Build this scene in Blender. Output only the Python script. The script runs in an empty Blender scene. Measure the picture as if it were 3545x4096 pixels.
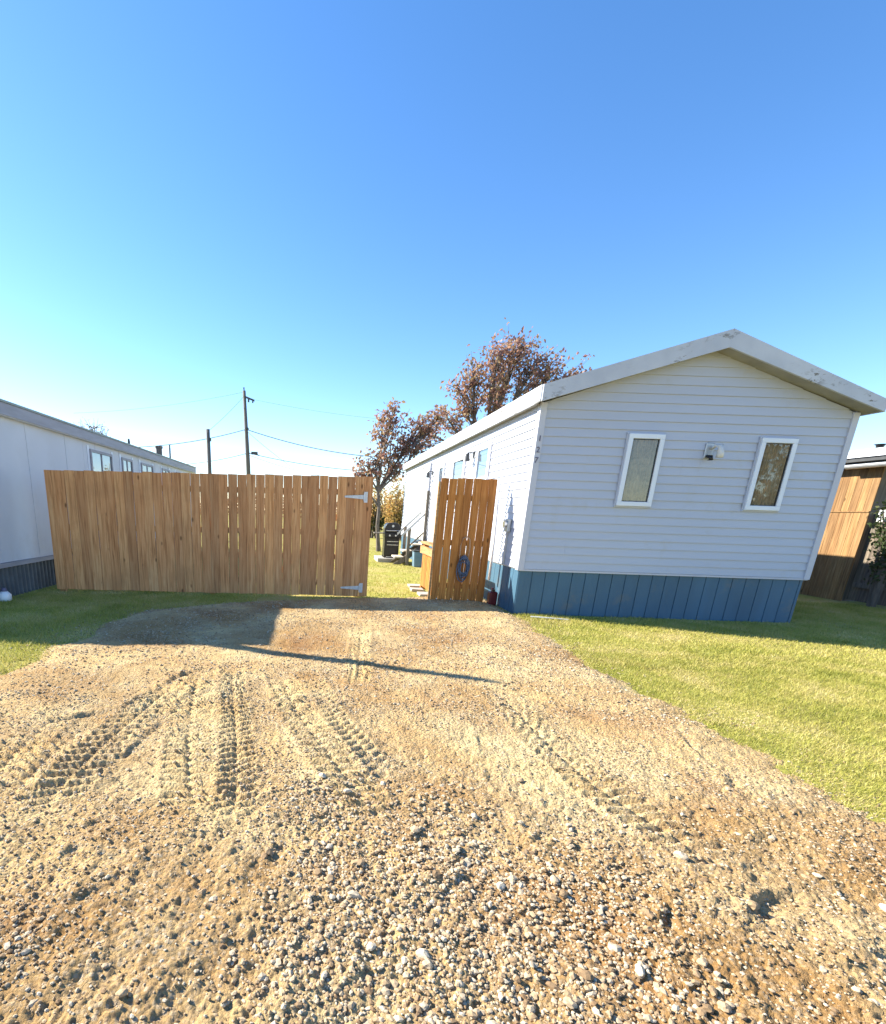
import bpy, math, random
import numpy as np
from mathutils import Vector, Matrix, noise as mnoise

random.seed(7); rng = np.random.default_rng(7)
C = bpy.context.scene
COL = C.collection
R = math.radians

# ------------------------------------------------------------------ helpers
def tag(o, label=None, cat=None, group=None, kind=None):
    if label: o['label'] = label
    if cat: o['category'] = cat
    if group: o['group'] = group
    if kind: o['kind'] = kind
    return o

def empty(name, loc, label, cat, group=None, rz=0.0):
    o = bpy.data.objects.new(name, None); COL.objects.link(o)
    o.location = loc; o.rotation_euler = (0, 0, rz)
    o.empty_display_size = .2
    return tag(o, label, cat, group)

class MB:
    def __init__(s): s.v = []; s.f = []
    def quad(s, a, b, c, d):
        n = len(s.v); s.v += [a, b, c, d]; s.f.append((n, n+1, n+2, n+3)); return s
    def poly(s, pts):
        n = len(s.v); s.v += pts; s.f.append(tuple(range(n, n+len(pts)))); return s
    def prism(s, base, off):
        """closed prism: polygon base (3-D points) pushed by the vector off"""
        n = len(s.v); k = len(base)
        s.v += [tuple(p) for p in base] + [tuple(p[i]+off[i] for i in range(3)) for p in base]
        s.f.append(tuple(range(n+k-1, n-1, -1))); s.f.append(tuple(range(n+k, n+2*k)))
        for i in range(k):
            j = (i+1) % k
            s.f.append((n+i, n+j, n+k+j, n+k+i))
        return s
    def box(s, x0, x1, y0, y1, z0, z1, jit=0.0):
        j = lambda: random.uniform(-jit, jit) if jit else 0
        b = [(x0+j(), y0, z0+j()), (x1+j(), y0, z0+j()), (x1, y1, z0), (x0, y1, z0)]
        n = len(s.v)
        t = [(x0+j(), y0, z1+j()), (x1+j(), y0, z1+j()), (x1, y1, z1), (x0, y1, z1)]
        s.v += b + t
        for f in ((3,2,1,0),(4,5,6,7),(0,1,5,4),(1,2,6,5),(2,3,7,6),(3,0,4,7)):
            s.f.append(tuple(n+i for i in f))
        return s
    def tube(s, pts, rad, seg=8, cap=True):
        pts = [Vector(p) for p in pts]
        if not hasattr(rad, '__len__'): rad = [rad]*len(pts)
        n0 = len(s.v)
        for i, p in enumerate(pts):
            a = pts[max(i-1, 0)]; b = pts[min(i+1, len(pts)-1)]
            d = (b-a)
            if d.length < 1e-9: d = Vector((0,0,1))
            d.normalize()
            u = d.cross(Vector((0,0,1)) if abs(d.z) < .9 else Vector((1,0,0))).normalized()
            w = d.cross(u)
            for k in range(seg):
                t = 2*math.pi*k/seg
                q = p + (u*math.cos(t) + w*math.sin(t))*rad[i]
                s.v.append(tuple(q))
        for i in range(len(pts)-1):
            for k in range(seg):
                a = n0+i*seg+k; b = n0+i*seg+(k+1) % seg
                s.f.append((a, b, b+seg, a+seg))
        if cap:
            s.f.append(tuple(range(n0+seg-1, n0-1, -1)))
            m = n0+(len(pts)-1)*seg
            s.f.append(tuple(range(m, m+seg)))
        return s
    def build(s, name, mat, parent=None, smooth=False, bevel=0, local=False):
        off = (0, 0, 0)
        if parent is not None and not local:
            q = parent
            off = Vector((0,0,0))
            while q is not None: off = off + q.location; q = q.parent
        me = bpy.data.meshes.new(name)
        me.from_pydata([(v[0]-off[0], v[1]-off[1], v[2]-off[2]) for v in s.v], [], s.f)
        me.update()
        if smooth:
            me.polygons.foreach_set('use_smooth', [True]*len(me.polygons))
        o = bpy.data.objects.new(name, me); COL.objects.link(o)
        if parent is not None: o.parent = parent
        if mat: me.materials.append(mat)
        if bevel:
            b = o.modifiers.new('bevel', 'BEVEL'); b.width = bevel; b.segments = 1; b.limit_method = 'ANGLE'
        return o

def np_mesh(name, V, F, mat, parent=None, smooth=False):
    """V (n,3), F (m,k) arrays of same-size faces"""
    me = bpy.data.meshes.new(name)
    V = np.ascontiguousarray(V, dtype=np.float32); F = np.ascontiguousarray(F, dtype=np.int32)
    m, k = F.shape
    me.vertices.add(len(V)); me.vertices.foreach_set('co', V.ravel())
    me.loops.add(m*k); me.loops.foreach_set('vertex_index', F.ravel())
    me.polygons.add(m)
    me.polygons.foreach_set('loop_start', np.arange(0, m*k, k, dtype=np.int32))
    me.polygons.foreach_set('use_smooth', np.full(m, bool(smooth)))
    me.update(calc_edges=True)
    me.materials.append(mat)
    o = bpy.data.objects.new(name, me); COL.objects.link(o)
    if parent: o.parent = parent
    return o

# ------------------------------------------------------------------ materials
def newmat(name):
    m = bpy.data.materials.new(name); m.use_nodes = True
    nt = m.node_tree; b = nt.nodes['Principled BSDF']
    return m, nt, b

def N(nt, typ, **kw):
    n = nt.nodes.new(typ)
    for k, v in kw.items():
        if k.startswith('i_'):
            key = k[2:]
            n.inputs[int(key) if key.isdigit() else key].default_value = v
        else: setattr(n, k, v)
    return n

def ramp(nt, fac, stops, interp='LINEAR'):
    r = N(nt, 'ShaderNodeValToRGB'); r.color_ramp.interpolation = interp
    e = r.color_ramp.elements
    while len(e) < len(stops): e.new(.5)
    for el, (p, c) in zip(e, stops):
        el.position = p; el.color = (c[0], c[1], c[2], 1)
    nt.links.new(fac, r.inputs[0]); return r.outputs[0]

def coords(nt, scale=(1,1,1)):
    tc = N(nt, 'ShaderNodeTexCoord'); mp = N(nt, 'ShaderNodeMapping')
    mp.inputs['Scale'].default_value = scale
    nt.links.new(tc.outputs['Object'], mp.inputs[0]); return mp.outputs[0]

def noise_tex(nt, vec, scale, detail=4, rough=.55, dist=0):
    n = N(nt, 'ShaderNodeTexNoise'); n.inputs['Scale'].default_value = scale
    n.inputs['Detail'].default_value = detail; n.inputs['Roughness'].default_value = rough
    n.inputs['Distortion'].default_value = dist
    nt.links.new(vec, n.inputs['Vector']); return n.outputs['Fac']

def mixc(nt, fac, a, b, mode='MIX'):
    m = N(nt, 'ShaderNodeMix', data_type='RGBA', blend_type=mode)
    for sock, v in ((m.inputs[0], fac), (m.inputs[6], a), (m.inputs[7], b)):
        if hasattr(v, 'links'): nt.links.new(v, sock)
        elif hasattr(v, '__len__'): sock.default_value = (v[0], v[1], v[2], 1)
        else: sock.default_value = v
    return m.outputs[2]

def bump(nt, b, h, strength, dist=.01):
    n = N(nt, 'ShaderNodeBump'); n.inputs['Strength'].default_value = strength
    n.inputs['Distance'].default_value = dist
    nt.links.new(h, n.inputs['Height']); nt.links.new(n.outputs[0], b.inputs['Normal'])

def simple(name, col, rough=.6, var=.12, scale=6, bmp=0.0, bscale=40, metal=0, stretch=(1,1,1), spec=.5, dirt=None, dirt_amt=.3, dirt_scale=3):
    m, nt, b = newmat(name)
    v = coords(nt, stretch)
    f = noise_tex(nt, v, scale, 5)
    lo = [c*(1-var) for c in col]; hi = [min(1, c*(1+var)) for c in col]
    c = ramp(nt, f, [(.3, lo), (.7, hi)])
    if dirt:
        d = noise_tex(nt, coords(nt), dirt_scale, 8, .7)
        g = ramp(nt, d, [(.56, (0,0,0)), (.66, (dirt_amt,)*3)])
        c = mixc(nt, g, c, dirt)
    nt.links.new(c, b.inputs['Base Color'])
    b.inputs['Roughness'].default_value = rough
    b.inputs['Metallic'].default_value = metal
    b.inputs['Specular IOR Level'].default_value = spec
    if bmp: bump(nt, b, noise_tex(nt, v, bscale, 4), bmp)
    return m

def wood(name, lo, mid, hi, rough=.75, grain=(1.2, 1.2, .06), gscale=30):
    m, nt, b = newmat(name)
    v = coords(nt)
    geo = N(nt, 'ShaderNodeNewGeometry')
    ri = geo.outputs['Random Per Island']
    # per-board offset of the grain
    off = N(nt, 'ShaderNodeVectorMath', operation='MULTIPLY_ADD')
    comb = N(nt, 'ShaderNodeCombineXYZ')
    for i in range(3): nt.links.new(ri, comb.inputs[i])
    nt.links.new(comb.outputs[0], off.inputs[0]); off.inputs[1].default_value = (17., 9., 23.)
    nt.links.new(v, off.inputs[2])
    mp = N(nt, 'ShaderNodeMapping'); mp.inputs['Scale'].default_value = grain
    nt.links.new(off.outputs[0], mp.inputs[0])
    g = noise_tex(nt, mp.outputs[0], gscale, 6, .6, .6)
    c = ramp(nt, g, [(.28, lo), (.5, mid), (.74, hi)])
    # boards differ from one another
    t = ramp(nt, ri, [(0, (.72, .68, .68)), (.35, (.95, .88, .84)), (.7, (1.0, 1.0, 1.0)), (1, (1.18, 1.12, 1.02))])
    c = mixc(nt, 1.0, c, t, 'MULTIPLY')
    # knots
    mk = N(nt, 'ShaderNodeMapping'); mk.inputs['Scale'].default_value = (1, 1, .45)
    nt.links.new(off.outputs[0], mk.inputs[0])
    vo = N(nt, 'ShaderNodeTexVoronoi'); vo.inputs['Scale'].default_value = 5.5
    nt.links.new(mk.outputs[0], vo.inputs['Vector'])
    k = ramp(nt, vo.outputs['Distance'], [(.05, (.85,)*3), (.12, (0,)*3)])
    c = mixc(nt, k, c, tuple(x*.35 for x in lo))
    # weather stain
    s = noise_tex(nt, v, 1.6, 5, .6)
    sm = ramp(nt, s, [(.5, (0,)*3), (.75, (.55,)*3)])
    c = mixc(nt, sm, c, tuple(x*.62 for x in mid))
    nt.links.new(c, b.inputs['Base Color']); b.inputs['Roughness'].default_value = rough
    b.inputs['Specular IOR Level'].default_value = .25
    bump(nt, b, g, .35, .004)
    return m

M = {}
M['siding'] = simple('white_vinyl', (.45, .488, .572), .42, .035, 1.2, .06, 60, stretch=(.3,.3,2), dirt=(.42,.42,.40), dirt_amt=.38, dirt_scale=1.6)
M['skirt'] = simple('blue_paint', (.047, .123, .198), .55, .12, 3, .2, 90, stretch=(1,1,.25), dirt=(.15,.16,.15), dirt_amt=.4, dirt_scale=2.0)
def peeling():
    m, nt, b = newmat('peeling_white_paint')
    v = coords(nt)
    base = ramp(nt, noise_tex(nt, v, 2.2, 6), [(.3, (.42,.46,.53)), (.7, (.53,.57,.63))])
    vs = coords(nt, (2.2, .6, 5.0))
    fl = ramp(nt, noise_tex(nt, vs, 3.2, 10, .72, .3), [(.55, (0,)*3), (.57, (1,)*3)])
    zone = ramp(nt, noise_tex(nt, v, 1.3, 2), [(.46, (0,)*3), (.56, (1,)*3)])
    k = mixc(nt, 1.0, fl, zone, 'MULTIPLY')
    c = mixc(nt, k, base, (.16, .155, .14))
    nt.links.new(c, b.inputs['Base Color']); b.inputs['Roughness'].default_value = .6
    bump(nt, b, fl, .3, .003)
    return m
M['fascia'] = peeling()
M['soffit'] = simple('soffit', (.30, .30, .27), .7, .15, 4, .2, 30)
M['shingle'] = simple('shingle', (.12, .12, .125), .9, .4, 30, .6, 120)
M['trim'] = simple('white_trim', (.70, .76, .84), .4, .04, 2)
M['offwhite'] = simple('offwhite', (.62, .63, .62), .5, .08, 4)
M['corner'] = simple('corner_trim', (.50, .52, .59), .45, .06, 3)
M['number'] = simple('number_dark', (.10, .09, .16), .4, .05, 4)
M['fence'] = wood('cedar_fence', (.33, .15, .055), (.61, .315, .135), (.73, .45, .22))
M['gatewood'] = wood('orange_cedar', (.24, .09, .018), (.44, .185, .045), (.56, .28, .085))
M['rail'] = wood('fir_rail', (.24, .13, .05), (.42, .25, .11), (.55, .36, .18), grain=(.1,.1,1.2))
M['oldwood'] = wood('weathered_wood', (.15, .085, .035), (.27, .165, .075), (.40, .27, .13))
M['greywood'] = wood('grey_wood', (.09, .08, .065), (.17, .15, .125), (.27, .24, .20))
M['treadwood'] = wood('pale_tread', (.42,.38,.31), (.56,.52,.44), (.68,.64,.56))
M['galv'] = simple('galvanised', (.55, .58, .60), .45, .15, 30, metal=.35)
M['dkmetal'] = simple('dark_metal', (.06, .065, .07), .5, .2, 10, metal=.3)
M['alu'] = simple('aluminium', (.45, .47, .48), .4, .1, 12, metal=.6)
M['black'] = simple('black_enamel', (.012, .012, .014), .32, .2, 12)
M['chrome'] = simple('steel', (.62, .62, .62), .25, .08, 12, metal=.9)
M['concrete'] = simple('concrete', (.40, .38, .34), .9, .18, 9, .4, 60, dirt=(.2,.18,.15), dirt_amt=.4, dirt_scale=6)
M['pvc'] = simple('white_pvc', (.78, .80, .82), .35, .03, 3)
M['red'] = simple('red_plastic', (.13, .008, .010), .4, .1, 6)
M['bin'] = simple('blue_plastic', (.16, .26, .34), .45, .1, 5)
M['pole'] = simple('weathered_pole', (.13, .12, .11), .85, .25, 10, .4, 40, stretch=(2,2,.2))
M['wire'] = simple('wire', (.10, .11, .12), .6, .1, 4)
M['bark'] = simple('bark', (.15, .125, .105), .9, .35, 14, .7, 60, stretch=(1,1,.3))
M['lhwall'] = simple('painted_wall', (.55, .58, .63), .5, .05, 1.1, .1, 50, dirt=(.45,.44,.42), dirt_amt=.25, dirt_scale=1.0)
M['lhfascia'] = simple('grey_fascia', (.30, .30, .335), .5, .14, 5, .1, 20, stretch=(1,.4,3))
M['lhedge'] = simple('roof_edge', (.26, .31, .28), .5, .1, 6)
M['lhskirt'] = simple('dark_corrugated', (.085, .10, .115), .5, .2, 5)
M['hose'] = simple('hose_blue', (.07, .10, .16), .45, .5, 40)
M['rope'] = simple('pale_rope', (.42, .27, .17), .9, .2, 60, .4, 200)

def glass(name, tint, mixf, bl=None):
    m, nt, b = newmat(name)
    out = nt.nodes['Material Output']
    g = N(nt, 'ShaderNodeBsdfGlossy'); g.inputs['Roughness'].default_value = .015
    g.inputs['Color'].default_value = (.9, .95, .95, 1)
    t = N(nt, 'ShaderNodeBsdfTransparent'); t.inputs['Color'].default_value = (tint[0], tint[1], tint[2], 1)
    mx = N(nt, 'ShaderNodeMixShader'); mx.inputs[0].default_value = mixf
    nt.links.new(t.outputs[0], mx.inputs[1]); nt.links.new(g.outputs[0], mx.inputs[2])
    nt.links.new(mx.outputs[0], out.inputs['Surface'])
    v = coords(nt); bn = N(nt, 'ShaderNodeBump'); bn.inputs['Strength'].default_value = .05
    nt.links.new(noise_tex(nt, v, 2.5, 1), bn.inputs['Height']); nt.links.new(bn.outputs[0], g.inputs['Normal'])
    return m
M['glass'] = glass('window_glass', (.88, .86, .82), .07)
M['glass_bright'] = glass('bright_glass', (.6, .65, .7), .40)
def painted_reflection():  # blotchy browns painted in place of the trees reflected in the front windows
    m, nt, b = newmat('painted_reflection')
    v = coords(nt)
    a = noise_tex(nt, v, 8, 8, .7, 1.2)
    c = ramp(nt, a, [(.32, (.20, .165, .10)), (.5, (.29, .245, .155)), (.68, (.37, .315, .205))])
    nt.links.new(c, b.inputs['Base Color']); b.inputs['Roughness'].default_value = .9
    bump(nt, b, a, .5, .02)
    return m
M['painted_reflection'] = painted_reflection()
M['pale_blind'] = simple('pale_blind', (.5, .6, .68), .6, .1, 3)

def foliage(name, stops, trans=.35, rough=.6, pn=1.1, wi=.62):
    m, nt, b = newmat(name)
    geo = N(nt, 'ShaderNodeNewGeometry')
    v = coords(nt)
    n = noise_tex(nt, v, 1.1, 3)
    n = ramp(nt, noise_tex(nt, v, pn, 4, .6), [(.32, (0,)*3), (.68, (1,)*3)])
    a = N(nt, 'ShaderNodeMath', operation='MULTIPLY_ADD'); a.inputs[1].default_value = wi
    nt.links.new(geo.outputs['Random Per Island'], a.inputs[0])
    s = N(nt, 'ShaderNodeMath', operation='MULTIPLY'); s.inputs[1].default_value = 1.04-wi
    nt.links.new(n, s.inputs[0]); nt.links.new(s.outputs[0], a.inputs[2])
    c = ramp(nt, a.outputs[0], stops)
    nt.links.new(c, b.inputs['Base Color']); b.inputs['Roughness'].default_value = rough
    b.inputs['Specular IOR Level'].default_value = .3
    out = nt.nodes['Material Output']
    t = N(nt, 'ShaderNodeBsdfTranslucent'); nt.links.new(c, t.inputs['Color'])
    mx = N(nt, 'ShaderNodeMixShader'); mx.inputs[0].default_value = trans
    nt.links.new(b.outputs[0], mx.inputs[1]); nt.links.new(t.outputs[0], mx.inputs[2])
    nt.links.new(mx.outputs[0], out.inputs['Surface'])
    return m
M['leaf_red'] = foliage('leaf_red', [(.1, (.14,.09,.10)), (.35, (.33,.175,.145)), (.6, (.47,.28,.19)), (.8, (.38,.29,.14)), (1, (.58,.46,.38))], .5)
M['leaf_gold'] = foliage('leaf_gold', [(.1, (.20,.18,.06)), (.4, (.46,.36,.13)), (.7, (.56,.32,.11)), (1, (.64,.54,.28))], .5)
M['leaf_green'] = foliage('leaf_green', [(.1, (.025,.045,.015)), (.5, (.06,.09,.03)), (.8, (.12,.13,.05)), (1, (.22,.2,.10))])
M['leaf_brown'] = foliage('leaf_brown', [(.1, (.10,.05,.025)), (.5, (.25,.13,.06)), (1, (.36,.22,.11))])
M['blade'] = foliage('blade', [(.1, (.20,.22,.035)), (.3, (.35,.36,.07)), (.55, (.45,.425,.105)), (.78, (.56,.48,.18)), (1, (.66,.58,.33))], .3, .5, 1.6, .44)

def grass_ground():
    m, nt, b = newmat('lawn')
    v = coords(nt)
    big = noise_tex(nt, v, .9, 5, .6)
    fine = noise_tex(nt, coords(nt, (1, 1.6, 1)), 26, 6, .7)
    c1 = ramp(nt, fine, [(.28, (.15,.16,.025)), (.46, (.29,.29,.055)), (.62, (.40,.365,.11)), (.78, (.50,.43,.18))])
    c2 = ramp(nt, fine, [(.28, (.23,.19,.06)), (.5, (.42,.34,.14)), (.78, (.54,.45,.23))])
    c = mixc(nt, ramp(nt, big, [(.42, (0,)*3), (.62, (.85,)*3)]), c1, c2)
    nt.links.new(c, b.inputs['Base Color']); b.inputs['Roughness'].default_value = .9
    b.inputs['Specular IOR Level'].default_value = .1
    bump(nt, b, fine, .6, .02)
    return m
M['lawn'] = grass_ground()

def gravel_mat(name, stone_amt=.5, usedry=False):
    m, nt, b = newmat(name)
    v = coords(nt)
    patch = noise_tex(nt, v, 1.1, 5, .6, .4)
    mid = noise_tex(nt, v, 9, 6, .65)
    fine = noise_tex(nt, v, 120, 5, .75)
    soil = ramp(nt, patch, [(.30, (.38,.225,.098)), (.46, (.49,.335,.155)), (.60, (.54,.41,.215)), (.8, (.44,.30,.145))])
    ad = N(nt, 'ShaderNodeAttribute', attribute_name='dry')   # dry, driven-over soil is paler than loose soil
    dryc = ramp(nt, ad.outputs['Fac'], [(.15, (.80,.72,.62)), (.5, (1,1,1)), (.8, (1.2,1.27,1.28))])
    if usedry: soil = mixc(nt, 1.0, soil, dryc, 'MULTIPLY')
    soil = mixc(nt, 1.0, soil, ramp(nt, mid, [(.3, (.80,.76,.72)), (.7, (1.12,1.12,1.12))]), 'MULTIPLY')
    vo = N(nt, 'ShaderNodeTexVoronoi'); vo.inputs['Scale'].default_value = 62
    nt.links.new(v, vo.inputs['Vector'])
    bw = N(nt, 'ShaderNodeRGBToBW'); nt.links.new(vo.outputs['Color'], bw.inputs[0])
    st = ramp(nt, bw.outputs[0], [(.15, (.17,.115,.07)), (.45, (.36,.265,.16)), (.7, (.48,.385,.255)), (.9, (.60,.51,.37))])
    amt = noise_tex(nt, v, 2.3, 4, .6)
    sel = ramp(nt, amt, [(.40, (stone_amt*.35,)*3), (.62, (min(1, stone_amt*1.5),)*3)])
    edge = ramp(nt, vo.outputs['Distance'], [(.42, (1,)*3), (.62, (0,)*3)])
    f = mixc(nt, 1.0, sel, edge, 'MULTIPLY')
    c = mixc(nt, f, soil, st)
    c = mixc(nt, 1.0, c, ramp(nt, fine, [(.3, (.72,)*3), (.7, (1.2,)*3)]), 'MULTIPLY')
    nt.links.new(c, b.inputs['Base Color']); b.inputs['Roughness'].default_value = .93
    b.inputs['Specular IOR Level'].default_value = .12
    # height: pebbles and grit
    inv = N(nt, 'ShaderNodeMath', operation='SUBTRACT'); inv.inputs[0].default_value = 1
    nt.links.new(vo.outputs['Distance'], inv.inputs[1])
    h = N(nt, 'ShaderNodeMath', operation='MULTIPLY_ADD'); h.inputs[1].default_value = .9
    nt.links.new(inv.outputs[0], h.inputs[0]); nt.links.new(fine, h.inputs[2])
    bump(nt, b, h.outputs[0], .9, .012)
    return m
M['gravel'] = gravel_mat('gravel_soil', usedry=True); M['road'] = gravel_mat('road_gravel')
def stone_mat():
    m, nt, b = newmat('pebble')
    geo = N(nt, 'ShaderNodeNewGeometry')
    c = ramp(nt, geo.outputs['Random Per Island'], [(0, (.20,.13,.07)), (.3, (.36,.255,.145)), (.6, (.46,.355,.225)), (.85, (.46,.39,.28)), (1, (.60,.52,.38))])
    n = noise_tex(nt, coords(nt), 90, 4, .7)
    c = mixc(nt, 1.0, c, ramp(nt, n, [(.3, (.78,)*3), (.7, (1.12,)*3)]), 'MULTIPLY')
    nt.links.new(c, b.inputs['Base Color']); b.inputs['Roughness'].default_value = .85
    b.inputs['Specular IOR Level'].default_value = .25
    bump(nt, b, n, .4, .004)
    return m
M['stone'] = stone_mat()

# ------------------------------------------------------------------ value noise
def vnoise(x, y, seed=0):
    r = np.random.default_rng(seed); T = r.random((256, 256))
    xi = np.floor(x).astype(int); yi = np.floor(y).astype(int)
    fx = x-xi; fy = y-yi; fx = fx*fx*(3-2*fx); fy = fy*fy*(3-2*fy)
    g = lambda a, b: T[a & 255, b & 255]
    return (g(xi, yi)*(1-fx)+g(xi+1, yi)*fx)*(1-fy)+(g(xi, yi+1)*(1-fx)+g(xi+1, yi+1)*fx)*fy - .5
def fbm(x, y, f, oct, seed=0, gain=.55):
    h = 0; a = 1
    for i in range(oct):
        h = h + a*vnoise(x*f+13.7*i, y*f-7.1*i, seed+i); f *= 2.07; a *= gain
    return h
def sstep(a, b, x):
    t = np.clip((x-a)/(b-a), 0, 1); return t*t*(3-2*t)

# ------------------------------------------------------------------ camera
F_PX, CX, CY, W_, H_ = 975., 641.9, 1309., 1792., 2071.
vd = np.array([651-CX, 1034-CY, F_PX]); dY = vd/np.linalg.norm(vd)
dX = np.array([1, .033, 0.]); dX = dX - dX@dY*dY; dX /= np.linalg.norm(dX)
dZ = np.cross(dX, dY)
if dZ[1] > 0: dZ = -dZ
CAMH = 1.42
right = Vector((dX[0], dY[0], dZ[0])); down = Vector((dX[1], dY[1], dZ[1])); fwd = Vector((dX[2], dY[2], dZ[2]))
mat = Matrix((right, -down, -fwd)).transposed().to_4x4(); mat.translation = Vector((0, 0, CAMH))
cd = bpy.data.cameras.new('camera'); cam = bpy.data.objects.new('camera', cd); COL.objects.link(cam)
cam.matrix_world = mat
cd.sensor_fit = 'VERTICAL'; cd.sensor_height = 36; cd.sensor_width = 36
cd.lens = 36*F_PX/H_; cd.shift_x = (W_/2-CX)/H_; cd.shift_y = (CY-H_/2)/H_
cd.clip_start = .05; cd.clip_end = 3000
C.camera = cam

# ------------------------------------------------------------------ light
EL, AZ = R(32.5), R(-69.5)          # azimuth from +Y towards +X
sd = Vector((math.sin(AZ)*math.cos(EL), math.cos(AZ)*math.cos(EL), math.sin(EL)))
sl = bpy.data.lights.new('sun', 'SUN'); sl.energy = 5.0; sl.angle = R(.55); sl.color = (1, .91, .76)
so = bpy.data.objects.new('sun', sl); COL.objects.link(so)
so.rotation_euler = sd.to_track_quat('Z', 'Y').to_euler(); so.location = (-20, 10, 20)
w = bpy.data.worlds.new('World'); C.world = w; w.use_nodes = True
nt = w.node_tree; bg = nt.nodes['Background']
sky = nt.nodes.new('ShaderNodeTexSky'); sky.sky_type = 'NISHITA'; sky.sun_disc = False
sky.sun_elevation = EL; sky.sun_rotation = AZ; sky.altitude = 400
sky.air_density = .92; sky.dust_density = .15; sky.ozone_density = 1.6
hs = nt.nodes.new('ShaderNodeHueSaturation'); hs.inputs['Saturation'].default_value = 1.26
nt.links.new(sky.outputs[0], hs.inputs['Color']); tn = nt.nodes.new('ShaderNodeMix'); tn.data_type = 'RGBA'; tn.blend_type = 'MULTIPLY'; tn.inputs[0].default_value = 1; tn.inputs[7].default_value = (1.03, .965, 1.0, 1)
nt.links.new(hs.outputs[0], tn.inputs[6]); nt.links.new(tn.outputs[2], bg.inputs['Color'])
bg.inputs['Strength'].default_value = .112
C.view_settings.view_transform = 'Standard'; C.view_settings.look = 'None'
C.view_settings.exposure = 1.5; C.view_settings.gamma = 1

# ------------------------------------------------------------------ ground
g = MB()
g.quad((-600, -600, 0), (600, -600, 0), (600, 900, 0), (-600, 900, 0))
tag(g.build('ground', M['lawn']), kind='structure')

# driveway outline: right/left edge as functions of Y
YR = np.array([-9, .2, 1.9, 2.1, 2.4, 3.0, 3.6, 4.0, 4.7, 5.6, 6.8, 7.3, 8.2, 8.6])
XR = np.array([14, 9, 4.2, 2.95, 2.92, 2.9, 2.93, 2.8, 2.78, 2.85, 2.95, 2.95, 2.95, 2.9])
YL = np.array([-9, .2, 2.2, 3.4, 3.85, 4.3, 4.7, 5.2, 6.0, 6.6, 7.1, 7.45, 8.1, 8.6])
XL = np.array([-14, -10, -5.0, -3.4, -2.7, -2.67, -2.7, -2.58, -2.6, -2.4, -1.85, -1.2, .6, 2.6])

def inside(X, Y):
    e = fbm(X, Y, 2.6, 6, 58, .7)*.13
    return np.minimum(np.interp(Y, YR, XR)+e-X, X-np.interp(Y, YL, XL)+e)

tracks = [  # centre line, width, lug period
    ([(-1.05,4.3), (-.96,3.59), (-.79,2.75), (-.63,2.2), (-.5,1.82)], .28, .075, 1),
    ([(-.78,4.4), (-.67,3.62), (-.49,2.77), (-.38,2.13), (-.36,1.8)], .20, .07, -1),
    ([(-.36,4.1), (-.14,3.2), (.04,2.67), (.2,2.25), (.38,1.85)], .24, .078, 1),
    ([(1.46,3.9), (1.49,2.78), (1.53,2.33), (1.63,2.03), (1.80,1.55)], .27, .072, 1),
    ([(-1.1,3.9), (-1.25,2.72), (-1.27,2.16), (-1.24,1.8)], .30, .085, -1),
    ([(-1.75,3.3), (-1.72,2.6), (-1.62,2.0)], .24, .08, 1),
    ([(-1.47,3.1), (-1.5,2.5), (-1.44,1.9)], .18, .08, 1),
    ([(-.1,4.2), (.17,3.0), (.45,2.2)], .17, .075, -1),
    ([(.55,5.9), (.42,4.6), (.35,3.6)], .22, .08, 1),
]
ruts = [([(-.95,4.15), (-1.2,3.8), (-1.25,3.46), (-1.43,3.08), (-1.9,2.8)], .011, .05), ([(-1.0,3.1), (-1.05,2.87), (-1.09,2.48), (-1.3,2.08)], .009, .05),
        ([(1.1,3.03), (.97,2.45), (.97,2.15)], .006, .03), ([(-.9,4.4), (-1.6,5.0), (-1.9,5.9)], .007, .06), ([(2.5,3.2), (2.3,2.3), (2.45,1.7)], .007, .05)]

def polyline_st(X, Y, pts):
    """distance along and signed distance across a polyline for every point"""
    best = np.full(X.shape, 1e9); S = np.zeros(X.shape); T = np.zeros(X.shape); inn = np.zeros(X.shape)
    acc = 0
    for i, (a, b) in enumerate(zip(pts[:-1], pts[1:])):
        a = np.array(a); b = np.array(b); d = b-a; L = np.hypot(*d); d = d/L
        u = (X-a[0])*d[0]+(Y-a[1])*d[1]; t = (X-a[0])*d[1]-(Y-a[1])*d[0]
        uc = np.clip(u, 0, L); dist = np.hypot(u-uc, t)
        m = dist < best
        best = np.where(m, dist, best); S = np.where(m, acc+uc, S); T = np.where(m, t, T); acc += L
    return best, S, T, acc

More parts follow.
